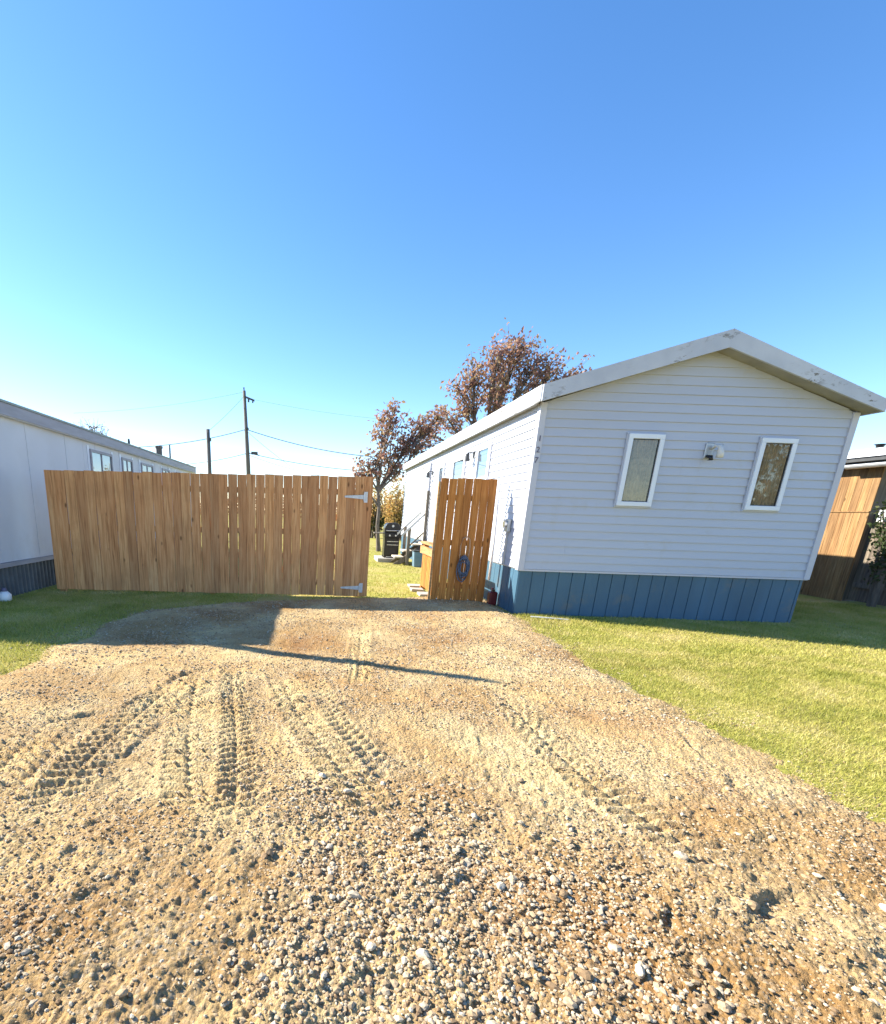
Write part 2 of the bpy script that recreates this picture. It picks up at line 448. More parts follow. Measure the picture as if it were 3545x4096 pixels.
def gheight(X, Y, want_tm=False):
    near = 1-sstep(1.6, 3.0, Y)
    rough = .35+.65*near
    h = .03+fbm(X, Y, .8, 3, 3)*.03
    tm = np.zeros(X.shape)
    dh = np.zeros(X.shape)
    for pts, wd, per, sg in tracks:
        d, s, t, L = polyline_st(X, Y, pts)
        brk = .92+.8*vnoise(X*5, Y*5, 31)
        m = (1-sstep(wd*.42, wd*.55, d))*sstep(0, .7, s)*(1-sstep(L-.4, L, s))*np.clip(brk, 0, 1)
        half = np.where(t > 0, 1, -1)
        lug = np.sin(2*np.pi*(s/per+half*.25+sg*t*5.0+.20*vnoise(X*9, Y*9, 5)))
        lug = sstep(-.35, .35, lug)*(1-.6*np.exp(-(t/.018)**2))
        dh = dh + m*(-.013+.031*lug)*(.5 if wd < .175 else 1)
        lip = np.exp(-((d-wd*.55)/.022)**2)*sstep(0, .25, s)*(1-sstep(L-.3, L, s))
        dh = dh + lip*.007
        tm = np.maximum(tm, m)
    for pts, amp, wd in ruts:
        wx = X+fbm(X, Y, 6, 2, 77)*.06
        d, s, t, L = polyline_st(wx, Y, pts)
        e = sstep(0, .2, s)*(1-sstep(L-.2, L, s))
        dh = dh + e*np.clip(.9+1.6*vnoise(X*7, Y*7, 19), 0, 1.6)*(amp*np.exp(-((t-wd*.5)/(wd*.6))**2)-amp*.8*np.exp(-((t+wd*.5)/(wd*.5))**2))*np.exp(-(d/(wd*3))**2)
    free = 1-.88*tm
    h = h + free*(fbm(X, Y, 7, 4, 11)*.020*rough + fbm(X, Y, 26, 3, 21, .65)*.0125*(.3+.7*rough))
    h = h + fbm(X, Y, 60, 3, 41, .7)*.0075*(1-.75*tm)
    # kicked-up clods close to the camera
    cl = np.clip(fbm(X, Y, 4.5, 3, 61)*2.6-.25, 0, 1)*near
    h = h + cl*(.008+.022*np.abs(vnoise(X*19, Y*19, 71)))
    # scuffed holes
    for (hx, hy, rx, ry, an, dep) in ((1.78, 1.52, .13, .035, .45, .045), (1.30, 1.41, .06, .022, 1.1, .03), (2.05, 1.2, .25, .12, .3, .03)):
        ca, sa = math.cos(an), math.sin(an)
        u = ((X-hx)*ca+(Y-hy)*sa)/rx; v2 = (-(X-hx)*sa+(Y-hy)*ca)/ry
        q = u*u+v2*v2
        h = h - dep*np.exp(-q)*(.8+1.2*vnoise(X*25, Y*25, 8)) + dep*.25*np.exp(-((np.sqrt(q)-1.5)/.5)**2)*(v2 > 0)
    return (h+dh) if not want_tm else (h+dh, tm)

# ---- gravel driveway: a grid with rows that widen with distance
rows = [.45]
while rows[-1] < 8.65: rows.append(rows[-1]+max(.0058, .0066*rows[-1]))
rows = np.array(rows); nc = 900
U = np.linspace(-1, 1, nc)
Yg = np.repeat(rows[:, None], nc, 1)
half = np.clip(1.6+rows*1.05, 0, 6.5)[:, None]
Xg = np.where(U[None, :] < 0, U[None, :]*half, U[None, :]*half*.86)
Zg, TMg = gheight(Xg, Yg, True)
PALE = np.clip(.35+sstep(1.9, 2.6, Yg)*.35-sstep(3.6, 5.5, Yg)*.25+fbm(Xg, Yg, 1.6, 4, 88)*.9+TMg*.35, 0, 1)
ins = inside(Xg, Yg)
Zg = np.maximum(Zg + .012, .005)
Zg = np.where(ins < .35, -.02+(Zg+.02)*sstep(-.06, .35, ins)**.5, Zg)
Vg = np.stack([Xg, Yg, Zg], -1).reshape(-1, 3)
nr = len(rows)
idx = np.arange(nr*nc).reshape(nr, nc)
Fg = np.stack([idx[:-1, :-1], idx[:-1, 1:], idx[1:, 1:], idx[1:, :-1]], -1).reshape(-1, 4)
keep = (ins.reshape(-1)[Fg].max(1) > -.08)
Fg = Fg[keep]
used = np.unique(Fg); remap = np.zeros(len(Vg), int); remap[used] = np.arange(len(used))
dr = np_mesh('gravel_driveway', Vg[used], remap[Fg], M['gravel'], smooth=True)
tag(dr, kind='structure')
at = dr.data.attributes.new('dry', 'FLOAT', 'POINT'); at.data.foreach_set('value', PALE.reshape(-1)[used].astype(np.float32))
# the rest of the gravel: the street behind and beside the camera
g = MB(); g.quad((-60, -9, .004), (60, -9, .004), (60, .5, .004), (-60, .5, .004))
tag(g.build('gravel_road', M['road']), kind='structure')

# ---- loose stones
def ico(sub):
    import bmesh
    bm = bmesh.new(); bmesh.ops.create_icosphere(bm, subdivisions=sub, radius=1)
    V = np.array([v.co[:] for v in bm.verts]); F = np.array([[v.index for v in f.verts] for f in bm.faces]); bm.free()
    return V, F
def stones(px, py, size, sub, seed, name):
    r = np.random.default_rng(seed)
    V, F = ico(sub); n = len(px); k = len(V)
    sc = size[:, None]*np.stack([r.uniform(.75, 1.35, n), r.uniform(.65, 1.05, n), r.uniform(.42, .78, n)], 1)
    lump = 1+r.uniform(-.20, .20, (n, k, 1))
    P = V[None]*lump*sc[:, None, :]
    a = r.uniform(0, 2*np.pi, n); ca, sa = np.cos(a), np.sin(a)
    tilt = r.uniform(-.5, .5, n); ct, st = np.cos(tilt), np.sin(tilt)
    x, y, z = P[..., 0], P[..., 1], P[..., 2]
    y, z = y*ct[:, None]-z*st[:, None], y*st[:, None]+z*ct[:, None]
    x, y = x*ca[:, None]-y*sa[:, None], x*sa[:, None]+y*ca[:, None]
    inn = inside(px, py)
    z0 = np.maximum(gheight(px, py)+.012, .005)
    z0 = np.where(inn < .35, -.02+(z0+.02)*sstep(-.06, .35, inn)**.5, z0)
    z0 = np.maximum(z0, 0)
    P = np.stack([x+px[:, None], y+py[:, None], z+(z0+size*.22)[:, None]], -1)
    Fa = (F[None]+(np.arange(n)*k)[:, None, None]).reshape(-1, 3)
    return P.reshape(-1, 3), Fa
def scatter(n, x0, x1, y0, y1, dens, seed, edge=-.05):
    r = np.random.default_rng(seed)
    x = r.uniform(x0, x1, n); y = r.uniform(y0, y1, n)
    p = dens(x, y)*(inside(x, y) > edge-.35*r.random(n)**2*(edge < 0))
    # only where a photograph taken from about here can see
    p = p*((np.abs(x) < 1.6+y*1.15))
    k = r.random(n) < p
    return x[k], y[k]
clus = [(.11,1.66,.16), (.53,1.57,.2), (.69,1.46,.22), (.9,1.51,.2), (1.01,1.36,.18), (1.07,1.2,.16), (.48,1.34,.25), (.14,1.41,.2), (-.03,1.18,.2), (.82,1.17,.25), (.35,1.12,.3), (-.95,1.2,.12), (.62,1.95,.25), (1.25,1.62,.2), (.1,2.1,.2)]
def cdens(x, y):
    d = 0
    for cx, cy, s in clus: d = d+np.exp(-((x-cx)**2+(y-cy)**2)/(s*s))
    return np.clip(d, 0, 1.3)
parts = []
# larger stones gathered in the foreground
x, y = scatter(32000, -2.2, 2.9, .7, 2.6, lambda x, y: .035+.80*cdens(x, y)*(y < 2.3), 101)
s = .0052+.0085*rng.random(len(x))**2.4
parts.append(stones(x, y, s, 1, 201, ''))
x, y = scatter(700, -2.2, 2.9, .8, 2.4, lambda x, y: .12+.5*cdens(x, y), 102)
s = .012+.011*rng.random(len(x))**2
parts.append(stones(x, y, s, 2, 202, ''))
# small pebbles
x, y = scatter(90000, -3.2, 3.5, .6, 3.4, lambda x, y: np.clip(.22+.55*cdens(x, y)+fbm(x, y, 2.1, 3, 91)*.75+.25*(y < 2.1), .06, 1), 103, -.25)
s = .0032+.0048*rng.random(len(x))**2
parts.append(stones(x, y, s, 1, 203, ''))
x, y = scatter(60000, -5.5, 4.2, 3.2, 8.5, lambda x, y: np.clip(.42+fbm(x, y, 1.3, 3, 92)*.8, .1, 1), 104, -.25)
s = .0055+.0075*rng.random(len(x))**2
parts.append(stones(x, y, s, 1, 204, ''))
off = 0; VV = []; FF = []
for P, F in parts: VV.append(P); FF.append(F+off); off += len(P)
st = np_mesh('gravel_stones', np.concatenate(VV), np.concatenate(FF), M['stone'], smooth=False)
tag(st, 'loose grey and tan gravel stones strewn over the driveway', 'gravel', kind='stuff')

# ---- lawn blades
def blades(n, x0, x1, y0, y1, hmin, hmax, seed, cond, wd=.004):
    r = np.random.default_rng(seed)
    x = r.uniform(x0, x1, n); y = r.uniform(y0, y1, n); k = cond(x, y, r.random(n)); x = x[k]; y = y[k]; n = len(x)
    pn = fbm(x, y, 1.5, 3, 17)
    h = r.uniform(hmin, hmax, n)*(1+.8*pn); a = r.uniform(0, 2*np.pi, n); b = r.uniform(0, 2*np.pi, n)
    lean = r.uniform(.2, 1.3, n)*h
    ww = wd*r.uniform(.6, 1.3, n)
    p0 = np.stack([x-np.cos(a)*ww, y-np.sin(a)*ww, np.full(n, -.002)], 1)
    p1 = np.stack([x+np.cos(a)*ww, y+np.sin(a)*ww, np.full(n, -.002)], 1)
    p2 = np.stack([x+np.cos(b)*lean, y+np.sin(b)*lean, h], 1)
    return np.stack([p0, p1, p2], 1).reshape(-1, 3), np.arange(3*n).reshape(n, 3)
lawn_ok = lambda x, y, q: (inside(x, y) < -.02+.22*q**3) & ~((x > 2.93) & (x < 7.3) & (y > 7.24)) & (x > -4.75)
B = []
B.append(blades(150000, 2.7, 6.6, 1.7, 5.2, .012, .034, 301, lawn_ok, .0026))
B.append(blades(150000, 2.7, 11, 4.6, 9.5, .016, .042, 302, lambda x, y, q: lawn_ok(x, y, q) & (x < 10.5), .0042))
B.append(blades(60000, -4.7, -1.0, 3.3, 8.2, .016, .042, 303, lawn_ok, .0042))
B.append(blades(46000, -2.9, 3.2, 2.2, 8.4, .01, .03, 305, lambda x, y, q: (np.abs(inside(x, y)-.06) < .42*q**1.3), .003))
B.append(blades(60000, -3.5, 2.9, 8.0, 22, .02, .045, 304, lambda x, y, q: (inside(x, y) < 0) & (q < 1.1-y/26), .007))
off = 0; VV = []; FF = []
for P, F in B: VV.append(P); FF.append(F+off); off += len(P)
gr = np_mesh('grass', np.concatenate(VV), np.concatenate(FF), M['blade'])
tag(gr, 'short yellow-green lawn grass on both sides of the gravel', 'grass', kind='stuff')

# ------------------------------------------------------------------ mobile home
X0, X1, Y0, Y1, ZS, ZE, XR_, ZR = 2.96, 7.25, 7.26, 18.3, .69, 2.97, 5.13, 3.60
home = empty('mobile_home', (X0, Y0, 0), 'single-storey home with pale lap siding and blue skirting, gable end facing the driveway', 'house')
def roofz(x): # underside line of the gable
    return ZE-.03+(ZR-ZE+.03)*(1-abs(x-XR_)/(XR_-X0 if x < XR_ else X1-XR_))
co = .1145
# front wall: lap siding courses clipped to the gable, and the body behind
wl = MB()
z = ZS
while z < ZR+.02:
    zt = min(z+co, ZR+.02)
    def lim(zz):
        if zz <= ZE-.03: return X0, X1
        k = max(0, (ZR+.03-zz)/(ZR+.03-ZE+.03)); return XR_-(XR_-X0)*k, XR_+(X1-XR_)*k
    a0, a1 = lim(z); b0, b1 = lim(zt)
    yb, yt = Y0-.017, Y0-.001
    wl.v += [(a0, yb, z), (a1, yb, z), (b1, yt, zt), (b0, yt, zt), (a0, Y0+.004, z), (a1, Y0+.004, z)]
    n = len(wl.v)-6
    wl.f += [(n, n+1, n+2, n+3), (n+4, n+5, n+1, n)]
    # a shallow bead halfway up each course (dutch lap)
    z += co
wl.poly([(X0, Y0+.006, ZS), (X1, Y0+.006, ZS), (X1, Y0+.006, ZE-.03), (XR_, Y0+.006, ZR+.02), (X0, Y0+.006, ZE-.03)])
rj = random.Random(4)
for k in range(9):
    zz = ZS+co*(2*rj.randint(0, 9)); xx = rj.uniform(X0+.4, X1-.4)
    if any(a_-.1 < xx < b_+.1 for a_, b_ in ((4.19, 4.69), (6.02, 6.52))): continue
    for q in range(2): wl.prism([(xx, Y0-.0185, zz+q*co+.002), (xx+.02, Y0-.0185, zz+q*co+.002), (xx+.02, Y0-.0035, zz+(q+1)*co-.002), (xx, Y0-.0035, zz+(q+1)*co-.002)], (0, .002, 0))
wl.build('front_wall', M['siding'], home)
# long walls
for name, xs, sg in (('side_wall', X0, -1), ('side_wall', X1, 1)):
    s = MB(); z = ZS
    while z < ZE:
        zt = min(z+co, ZE)
        xb, xt = xs+sg*.017, xs+sg*.001
        n = len(s.v)
        s.v += [(xb, Y0, z), (xb, Y1, z), (xt, Y1, zt), (xt, Y0, zt), (xs-sg*.004, Y0, z), (xs-sg*.004, Y1, z)]
        s.f += [(n, n+1, n+2, n+3), (n+4, n+5, n+1, n)]
        z += co
    xi = xs-sg*.006
    s.quad((xi, Y0, ZS), (xi, Y1, ZS), (xi, Y1, ZE), (xi, Y0, ZE))
    s.build(name, M['siding'], home)
b = MB(); b.poly([(X0, Y1, ZS), (X1, Y1, ZS), (X1, Y1, ZE-.03), (XR_, Y1, ZR), (X0, Y1, ZE-.03)]); b.build('rear_wall', M['siding'], home)
# floor slab under the walls closes the underside
b = MB(); b.box(X0+.01, X1-.01, Y0+.01, Y1-.01, ZS-.02, ZS-.004); b.build('floor_frame', M['offwhite'], home)
# skirting with grooves
sk = MB(); sk.box(X0+.03, X1-.03, Y0+.028, Y0+.04, 0, ZS-.022)
x = X0+.02; i = 0
while x < X1-.03:
    wd = min(.2, X1-.02-x); sk.box(x+.005, x+wd-.005, Y0+.014, Y0+.0275, -.01, ZS-.024); x += .2
sk.build('front_skirting', M['skirt'], home)
sk = MB(); sk.box(X0+.028, X0+.04, Y0+.045, Y1, 0, ZS-.022); y = Y0+.02
while y < Y1-.05:
    sk.box(X0+.014, X0+.0275, y+.005, min(y+.195, Y1), -.01, ZS-.024); y += .2
sk.build('side_skirting', M['skirt'], home)
sk = MB(); sk.box(X1-.04, X1-.02, Y0+.045, Y1, 0, ZS-.022); sk.build('side_skirting', M['skirt'], home)
b = MB(); b.box(X0-.008, X1+.008, Y0-.02, Y0-.003, ZS-.03, ZS-.004); b.build('starter_strip', M['corner'], home)
# corner trims
ct = MB(); ct.box(X0-.024, X0+.062, Y0-.030, Y0+.002, ZS-.02, ZE-.03); ct.box(X0-.022, X0+.002, Y0+.0025, Y0+.075, ZS-.02, ZE-.03)
ctl = ct.build('corner_trim', M['corner'], home)
ct = MB(); ct.box(X1-.062, X1+.024, Y0-.030, Y0+.002, ZS-.02, ZE-.03); ct.box(X1-.002, X1+.022, Y0+.0025, Y0+.075, ZS-.02, ZE-.03)
ct.build('corner_trim', M['corner'], home)
# house numbers down the corner trim
for ch, zz, dx in (('1', 2.50, .004), ('2', 2.355, 0), ('7', 2.22, -.004)):
    cu = bpy.data.curves.new('n', 'FONT'); cu.body = ch; cu.size = .105; cu.extrude = .004; cu.align_x = 'CENTER'
    ob = bpy.data.objects.new('n', cu); COL.objects.link(ob)
    dg = bpy.context.evaluated_depsgraph_get(); me = bpy.data.meshes.new_from_object(ob.evaluated_get(dg))
    bpy.data.objects.remove(ob)
    me.materials.clear(); me.materials.append(M['number'])
    o = bpy.data.objects.new('house_number', me); COL.objects.link(o); o.parent = ctl
    o.location = (.02+dx, -.031, zz-.05); o.rotation_euler = (R(90), 0, 0)
    o.location = (X0+.018+dx-home.location.x, Y0-.035-home.location.y, zz-.05)

# roof: slopes, fascia, rake boards, soffit
RX0, RX1, RY0, RY1 = 2.862, 7.36, 7.05, 18.55
ZL, ZRR, ZT, XRD = 3.10, 3.05, 3.80, 5.15      # top edges left, right, ridge
roof = MB()
roof.prism([(RX0, RY0, ZL), (XRD, RY0, ZT), (RX1, RY0, ZRR), (RX1, RY0, ZRR-.03), (XRD, RY0, ZT-.035), (RX0, RY0, ZL-.03)], (0, RY1-RY0, 0))
rf = roof.build('roof', M['shingle'], home)
b = MB()
fz = .195
b.prism([(RX0-.012, RY0-.03, ZL+.012), (XRD, RY0-.03, ZT+.014), (XRD, RY0-.03, ZT-fz), (RX0-.012, RY0-.03, ZL-fz+.004)], (0, .028, 0))
b.build('rake_board', M['fascia'], rf)
b = MB(); b.prism([(XRD+.001, RY0-.03, ZT+.014), (RX1+.012, RY0-.03, ZRR+.012), (RX1+.012, RY0-.03, ZRR-fz+.06), (XRD+.001, RY0-.03, ZT-fz)], (0, .028, 0))
b.build('rake_board', M['fascia'], rf)
b = MB(); b.box(RX0-.026, RX0-.002, RY0-.001, RY1, ZL-fz+.006, ZL+.014); b.build('eave_fascia', M['fascia'], rf)
b = MB(); b.box(RX1+.002, RX1+.024, RY0-.001, RY1, ZRR-fz+.062, ZRR+.012); b.build('eave_fascia', M['fascia'], rf)
b = MB()
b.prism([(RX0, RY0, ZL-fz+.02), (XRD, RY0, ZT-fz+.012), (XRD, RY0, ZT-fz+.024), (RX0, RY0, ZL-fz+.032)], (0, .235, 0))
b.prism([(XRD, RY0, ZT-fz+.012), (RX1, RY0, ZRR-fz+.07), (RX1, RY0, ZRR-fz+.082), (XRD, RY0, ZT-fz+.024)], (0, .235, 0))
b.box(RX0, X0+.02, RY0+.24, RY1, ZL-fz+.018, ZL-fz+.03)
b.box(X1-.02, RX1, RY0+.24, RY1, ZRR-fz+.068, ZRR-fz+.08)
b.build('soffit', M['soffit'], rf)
# front windows
def front_window(xa, xb, za, zb, y, parent, fw=.062, name='window', cm='painted_reflection', label=None):
    f = MB(); d0, d1 = y-.05, y-.002
    f.box(xa, xb, d0, d1, zb-fw, zb); f.box(xa, xb, d0, d1, za, za+fw)
    f.box(xa, xa+fw, d0, d1, za+fw, zb-fw); f.box(xb-fw, xb, d0, d1, za+fw, zb-fw)
    fr = f.build(name, M['trim'], parent, bevel=.004)
    g = MB(); i = .012
    g.box(xa+fw-.001, xa+fw+i, d0+.016, d1, za+fw, zb-fw); g.box(xb-fw-i, xb-fw+.001, d0+.016, d1, za+fw, zb-fw)
    g.box(xa+fw+i, xb-fw-i, d0+.016, d1, zb-fw-i, zb-fw+.001); g.box(xa+fw+i, xb-fw-i, d0+.016, d1, za+fw-.001, za+fw+i)
    g.build('sash', M['dkmetal'], fr)
    q = MB(); q.quad((xa+fw+i, d0+.024, za+fw+i), (xb-fw-i, d0+.024, za+fw+i), (xb-fw-i, d0+.024, zb-fw-i), (xa+fw+i, d0+.024, zb-fw-i))
    q.build('pane', M['glass'], fr)
    # wavy sheet behind the glass, brown reflections painted into its colour
    c = MB(); n = 40; xs = [xa+fw+i+(xb-xa-2*fw-2*i)*k/n for k in range(n+1)]
    for k in range(n):
        ya = d1-.014+.008*math.sin(k*1.1); yb_ = d1-.014+.008*math.sin((k+1)*1.1)
        c.quad((xs[k], ya, za+fw), (xs[k+1], yb_, za+fw), (xs[k+1], yb_, zb-fw), (xs[k], ya, zb-fw))
    c.build('painted_reflection', M[cm], fr)
    # J-channel shadow line round the frame
    j = MB(); e = .018
    j.box(xa-e, xa-.002, y-.026, y-.004, za-e, zb+e); j.box(xb+.002, xb+e, y-.026, y-.004, za-e, zb+e)
    j.box(xa-.001, xb+.001, y-.022, y-.004, zb+.002, zb+e); j.box(xa-.001, xb+.001, y-.022, y-.004, za-e, za-.002)
    j.build('channel', M['siding'], fr)
    return fr
wa = front_window(4.195, 4.69, 1.63, 2.585, Y0-.008, home); wa['label'] = 'narrow white-framed window on the left of the gable wall, painted with brown reflections'
wb = front_window(6.025, 6.52, 1.63, 2.585, Y0-.008, home); wb['label'] = 'narrow white-framed window on the right of the gable wall with pale reflections'
# wall lamp between the windows
lp = MB(); lp.box(5.29, 5.41, Y0-.035, Y0-.012, 2.30, 2.50); lamp = lp.build('wall_lamp', M['alu'], home, bevel=.008)
lp = MB(); lp.tube([(5.37, Y0-.03, 2.42), (5.38, Y0-.09, 2.46), (5.40, Y0-.15, 2.45), (5.41, Y0-.16, 2.36), (5.41, Y0-.16, 2.30)], [.015, .018, .034, .040, .045], 12)
lp.build('lamp_head', M['offwhite'], lamp, smooth=True)
lp = MB(); lp.tube([(5.33, Y0-.03, 2.33), (5.335, Y0-.10, 2.31), (5.335, Y0-.105, 2.27)], [.018, .028, .034], 10); lp.build('lamp_sensor', M['black'], lamp, smooth=True)
# side windows, door, meter
def side_window(ya, yb, za, zb, parent, x=X0):
    f = MB(); fw = .055; d0, d1 = x-.045, x-.002
    f.box(d0, d1, ya, yb, zb-fw, zb); f.box(d0, d1, ya, yb, za, za+fw)
    f.box(d0, d1, ya, ya+fw, za+fw, zb-fw); f.box(d0, d1, yb-fw, yb, za+fw, zb-fw); f.box(d0+.01, d1, ya+fw, yb-fw, (za+zb)/2-.015, (za+zb)/2+.015)
    fr = f.build('window', M['trim'], parent)
    q = MB(); q.quad((d0+.02, ya+fw, za+fw), (d0+.02, yb-fw, za+fw), (d0+.02, yb-fw, zb-fw), (d0+.02, ya+fw, zb-fw)); q.build('pane', M['glass_bright'], fr)
    q = MB(); q.quad((d1-.006, ya+fw, za+fw), (d1-.006, yb-fw, za+fw), (d1-.006, yb-fw, zb-fw), (d1-.006, ya+fw, zb-fw)); q.build('blind', M['pale_blind'], fr)
    j = MB(); e = .03
    j.box(x-.03, x-.004, ya-e, ya-.002, za-e, zb+e); j.box(x-.03, x-.004, yb+.002, yb+e, za-e, zb+e); j.box(x-.03, x-.004, ya-.001, yb+.001, zb+.002, zb+e)
    j.build('casing', M['corner'], fr)
side_window(9.15, 9.85, 1.55, 2.66, home); side_window(10.7, 11.6, 1.5, 2.62, home)
side_window(12.45, 12.95, 1.55, 2.6, home)
d = MB(); d.box(X0-.04, X0-.004, 14.05, 14.95, .72, 2.72); dr_ = d.build('door', M['offwhite'], home, bevel=.006)
d = MB(); d.quad((X0-.043, 14.2, 1.5), (X0-.043, 14.8, 1.5), (X0-.043, 14.8, 2.55), (X0-.043, 14.2, 2.55)); d.build('pane', M['pale_blind'], dr_)
d = MB(); d.tube([(X0-.05, 14.12, 1.66), (X0-.09, 14.12, 1.66), (X0-.09, 14.12, 1.80), (X0-.05, 14.12, 1.80)], .01, 6); d.build('handle', M['dkmetal'], dr_)
d = MB(); d.box(X0-.06, X0-.003, 13.96, 14.045, .70, 2.78); d.box(X0-.06, X0-.003, 14.955, 15.04, .70, 2.78); d.box(X0-.06, X0-.003, 14.046, 14.954, 2.725, 2.78); d.build('door_frame', M['corner'], dr_)
# lantern beside windows
for yy, zz in ((10.15, 2.58), (13.75, 2.5)):
    l = MB(); l.box(X0-.03, X0-.012, yy-.04, yy+.04, zz-.05, zz+.06); l.tube([(X0-.03, yy, zz+.03), (X0-.12, yy, zz+.05), (X0-.14, yy, zz), (X0-.14, yy, zz-.12)], [.01, .012, .04, .055], 8)
    l.build('porch_light', M['dkmetal'], home)
l = MB(); l.box(X0-.07, X0-.014, 7.74, 7.88, 1.20, 1.40); mt_ = l.build('electric_meter', M['alu'], home, bevel=.01)
l = MB(); l.tube([(X0-.07, 7.81, 1.32), (X0-.11, 7.81, 1.32)], .05, 16); l.build('meter_glass', M['chrome'], mt_)
l = MB(); l.tube([(X0-.035, 7.81, 1.20), (X0-.035, 7.81, .7)], .014, 8); l.build('conduit', M['alu'], mt_)

# ------------------------------------------------------------------ fences in front of the yard
def board_fence(name, a, b, z0a, z0b, z1a, z1b, mat, rails, label, cat, pitch=.147, gap=.0035, posts=(), brace=None, rail_mat='rail', seed=3):
    L = math.hypot(b[0]-a[0], b[1]-a[1]); rz = math.atan2(b[1]-a[1], b[0]-a[0])
    root = empty(name, (a[0], a[1], 0), label, cat, rz=rz)
    rr = random.Random(seed)
    m = MB(); n = max(1, round(L/pitch)); p = L/n
    for i in range(n):
        x0 = i*p+gap/2+rr.uniform(-.002, .002); x1 = (i+1)*p-gap/2+rr.uniform(-.003, .003)
        t = (i+.5)/n; z0 = z0a+(z0b-z0a)*t+rr.uniform(-.006, .006); z1 = z1a+(z1b-z1a)*t+rr.uniform(-.008, .008)
        le = rr.uniform(-.004, .004); th = .019; cup = rr.uniform(-.004, .004)
        # board slightly cupped, leaning and bowed along its height
        ks = 7; n0 = len(m.v); bow = rr.uniform(-.006, .006); sweep = rr.uniform(-.006, .006)
        for k in range(ks):
            u = k/(ks-1); zz = z0+(z1-z0)*u; yo = bow*math.sin(math.pi*u); xo = sweep*math.sin(math.pi*u)+le*(u-.5)
            m.v += [(x0+xo, yo+cup*.5, zz), ((x0+x1)/2+xo, yo-abs(cup), zz), (x1+xo, yo-cup*.5, zz), (x1+xo, yo+th, zz), (x0+xo, yo+th, zz)]
        for k in range(ks-1):
            for q in range(5):
                r0 = n0+k*5+q; r1 = n0+k*5+(q+1) % 5
                m.f.append((r0, r1, r1+5, r0+5))
        m.f.append((n0+4, n0+3, n0+2, n0+1, n0)); e = n0+(ks-1)*5; m.f.append((e, e+1, e+2, e+3, e+4))
    m.build('board_panel', M[mat], root, local=True)
    for (za, zb) in rails:
        r = MB(); r.prism([(.01, .026, za), (.01, .064, za), (.01, .064, za+.089), (.01, .026, za+.089)], (L-.02, 0, zb-za)); r.build('rail', M[rail_mat], root, local=True)
    for x in posts:
        q = MB(); q.box(x-.045, x+.045, .068, .158, 0, z1a+(z1b-z1a)*x/L-.07); q.build('post', M[rail_mat], root, local=True)
    if brace:
        xa, za, xb, zb = brace
        q = MB(); q.prism([(xa, .068, za), (xa, .10, za), (xa, .10, za+.11), (xa, .068, za+.11)], (xb-xa, 0, zb-za)); q.build('brace', M[rail_mat], root, local=True)
    return root, L
A = (-4.30, 7.84); Bp = (.83, 8.34)
fen, L = board_fence('board_fence', A, Bp, .055, .02, 1.895, 1.985, 'fence', [(.22, .2), (.62, .64), (1.0, 1.05), (1.62, 1.70)],
    'long tall panel of tan vertical cedar boards with strap hinges at its right end', 'fence', posts=(.06, 2.5, L_ := 4.97), brace=(3.6, .3, 4.9, 1.6))
for zc, sc in ((1.665, 1), (.165, .95)):
    h = MB()
    h.box(L-.145, L-.085, -.012, -.006, zc-.085*sc, zc+.085*sc)
    h.prism([(L-.146, -.013, zc-.035), (L-.146, -.013, zc+.035), (L-.46, -.013, zc+.014), (L-.47, -.013, zc), (L-.46, -.013, zc-.014)], (0, .006, 0))
    h.tube([(L-.146, -.016, zc-.06), (L-.146, -.016, zc+.06)], .008, 8)
    for bx, bz in ((L-.115, -.055), (L-.115, 0), (L-.115, .055), (L-.22, 0), (L-.3, 0), (L-.4, 0)):
        h.tube([(bx, -.012, zc+bz), (bx, -.018, zc+bz)], .007, 6)
    h.build('strap_hinge', M['galv'], fen, local=True)
gt, Lg = board_fence('wooden_gate', (1.865, 8.02), (2.745, 8.0), .035, .03, 1.975, 1.99, 'gatewood', [(.25, .25), (.95, .95), (1.65, 1.65)],
    'narrow orange-brown cedar gate panel standing beside the blue skirting', 'gate', pitch=.124, gap=.008, seed=9, rail_mat='rail')
q = MB(); q.box(-.036, -.004, .0, .055, .02, 1.93); q.build('edge_post', M['rail'], gt, local=True)
for xx in (.1, .34, .62):
    q = MB(); q.tube([(xx, -.004, .075), (xx, -.010, .075)], .010, 8); q.build('bolt', M['galv'], gt, local=True)
# white pipe hanging at the right edge of the gate
o = MB(); o.tube([(2.835, 8.10, .40), (2.835, 8.10, 1.0), (2.80, 8.10, 2.0)], .022, 12)
tag(o.build('white_pipe', M['pvc'], smooth=True), 'slim white plastic pipe upright between gate and house wall', 'pipe')
o = empty('fuel_can', (2.87, 7.93, 0), 'small dark red plastic can on the ground between gate and blue skirting', 'can')
m = MB(); m.box(2.80, 2.93, 7.86, 8.0, .012, .24); m.build('can_body', M['red'], o, bevel=.02)
m = MB(); m.tube([(2.865, 7.89, .24), (2.865, 7.89, .275)], .022, 10); m.build('cap', M['black'], o)
m = MB(); m.tube([(2.865, 7.93, .24), (2.865, 7.93, .29), (2.865, 7.98, .29), (2.865, 7.98, .24)], .009, 6); m.build('handle', M['red'], o)

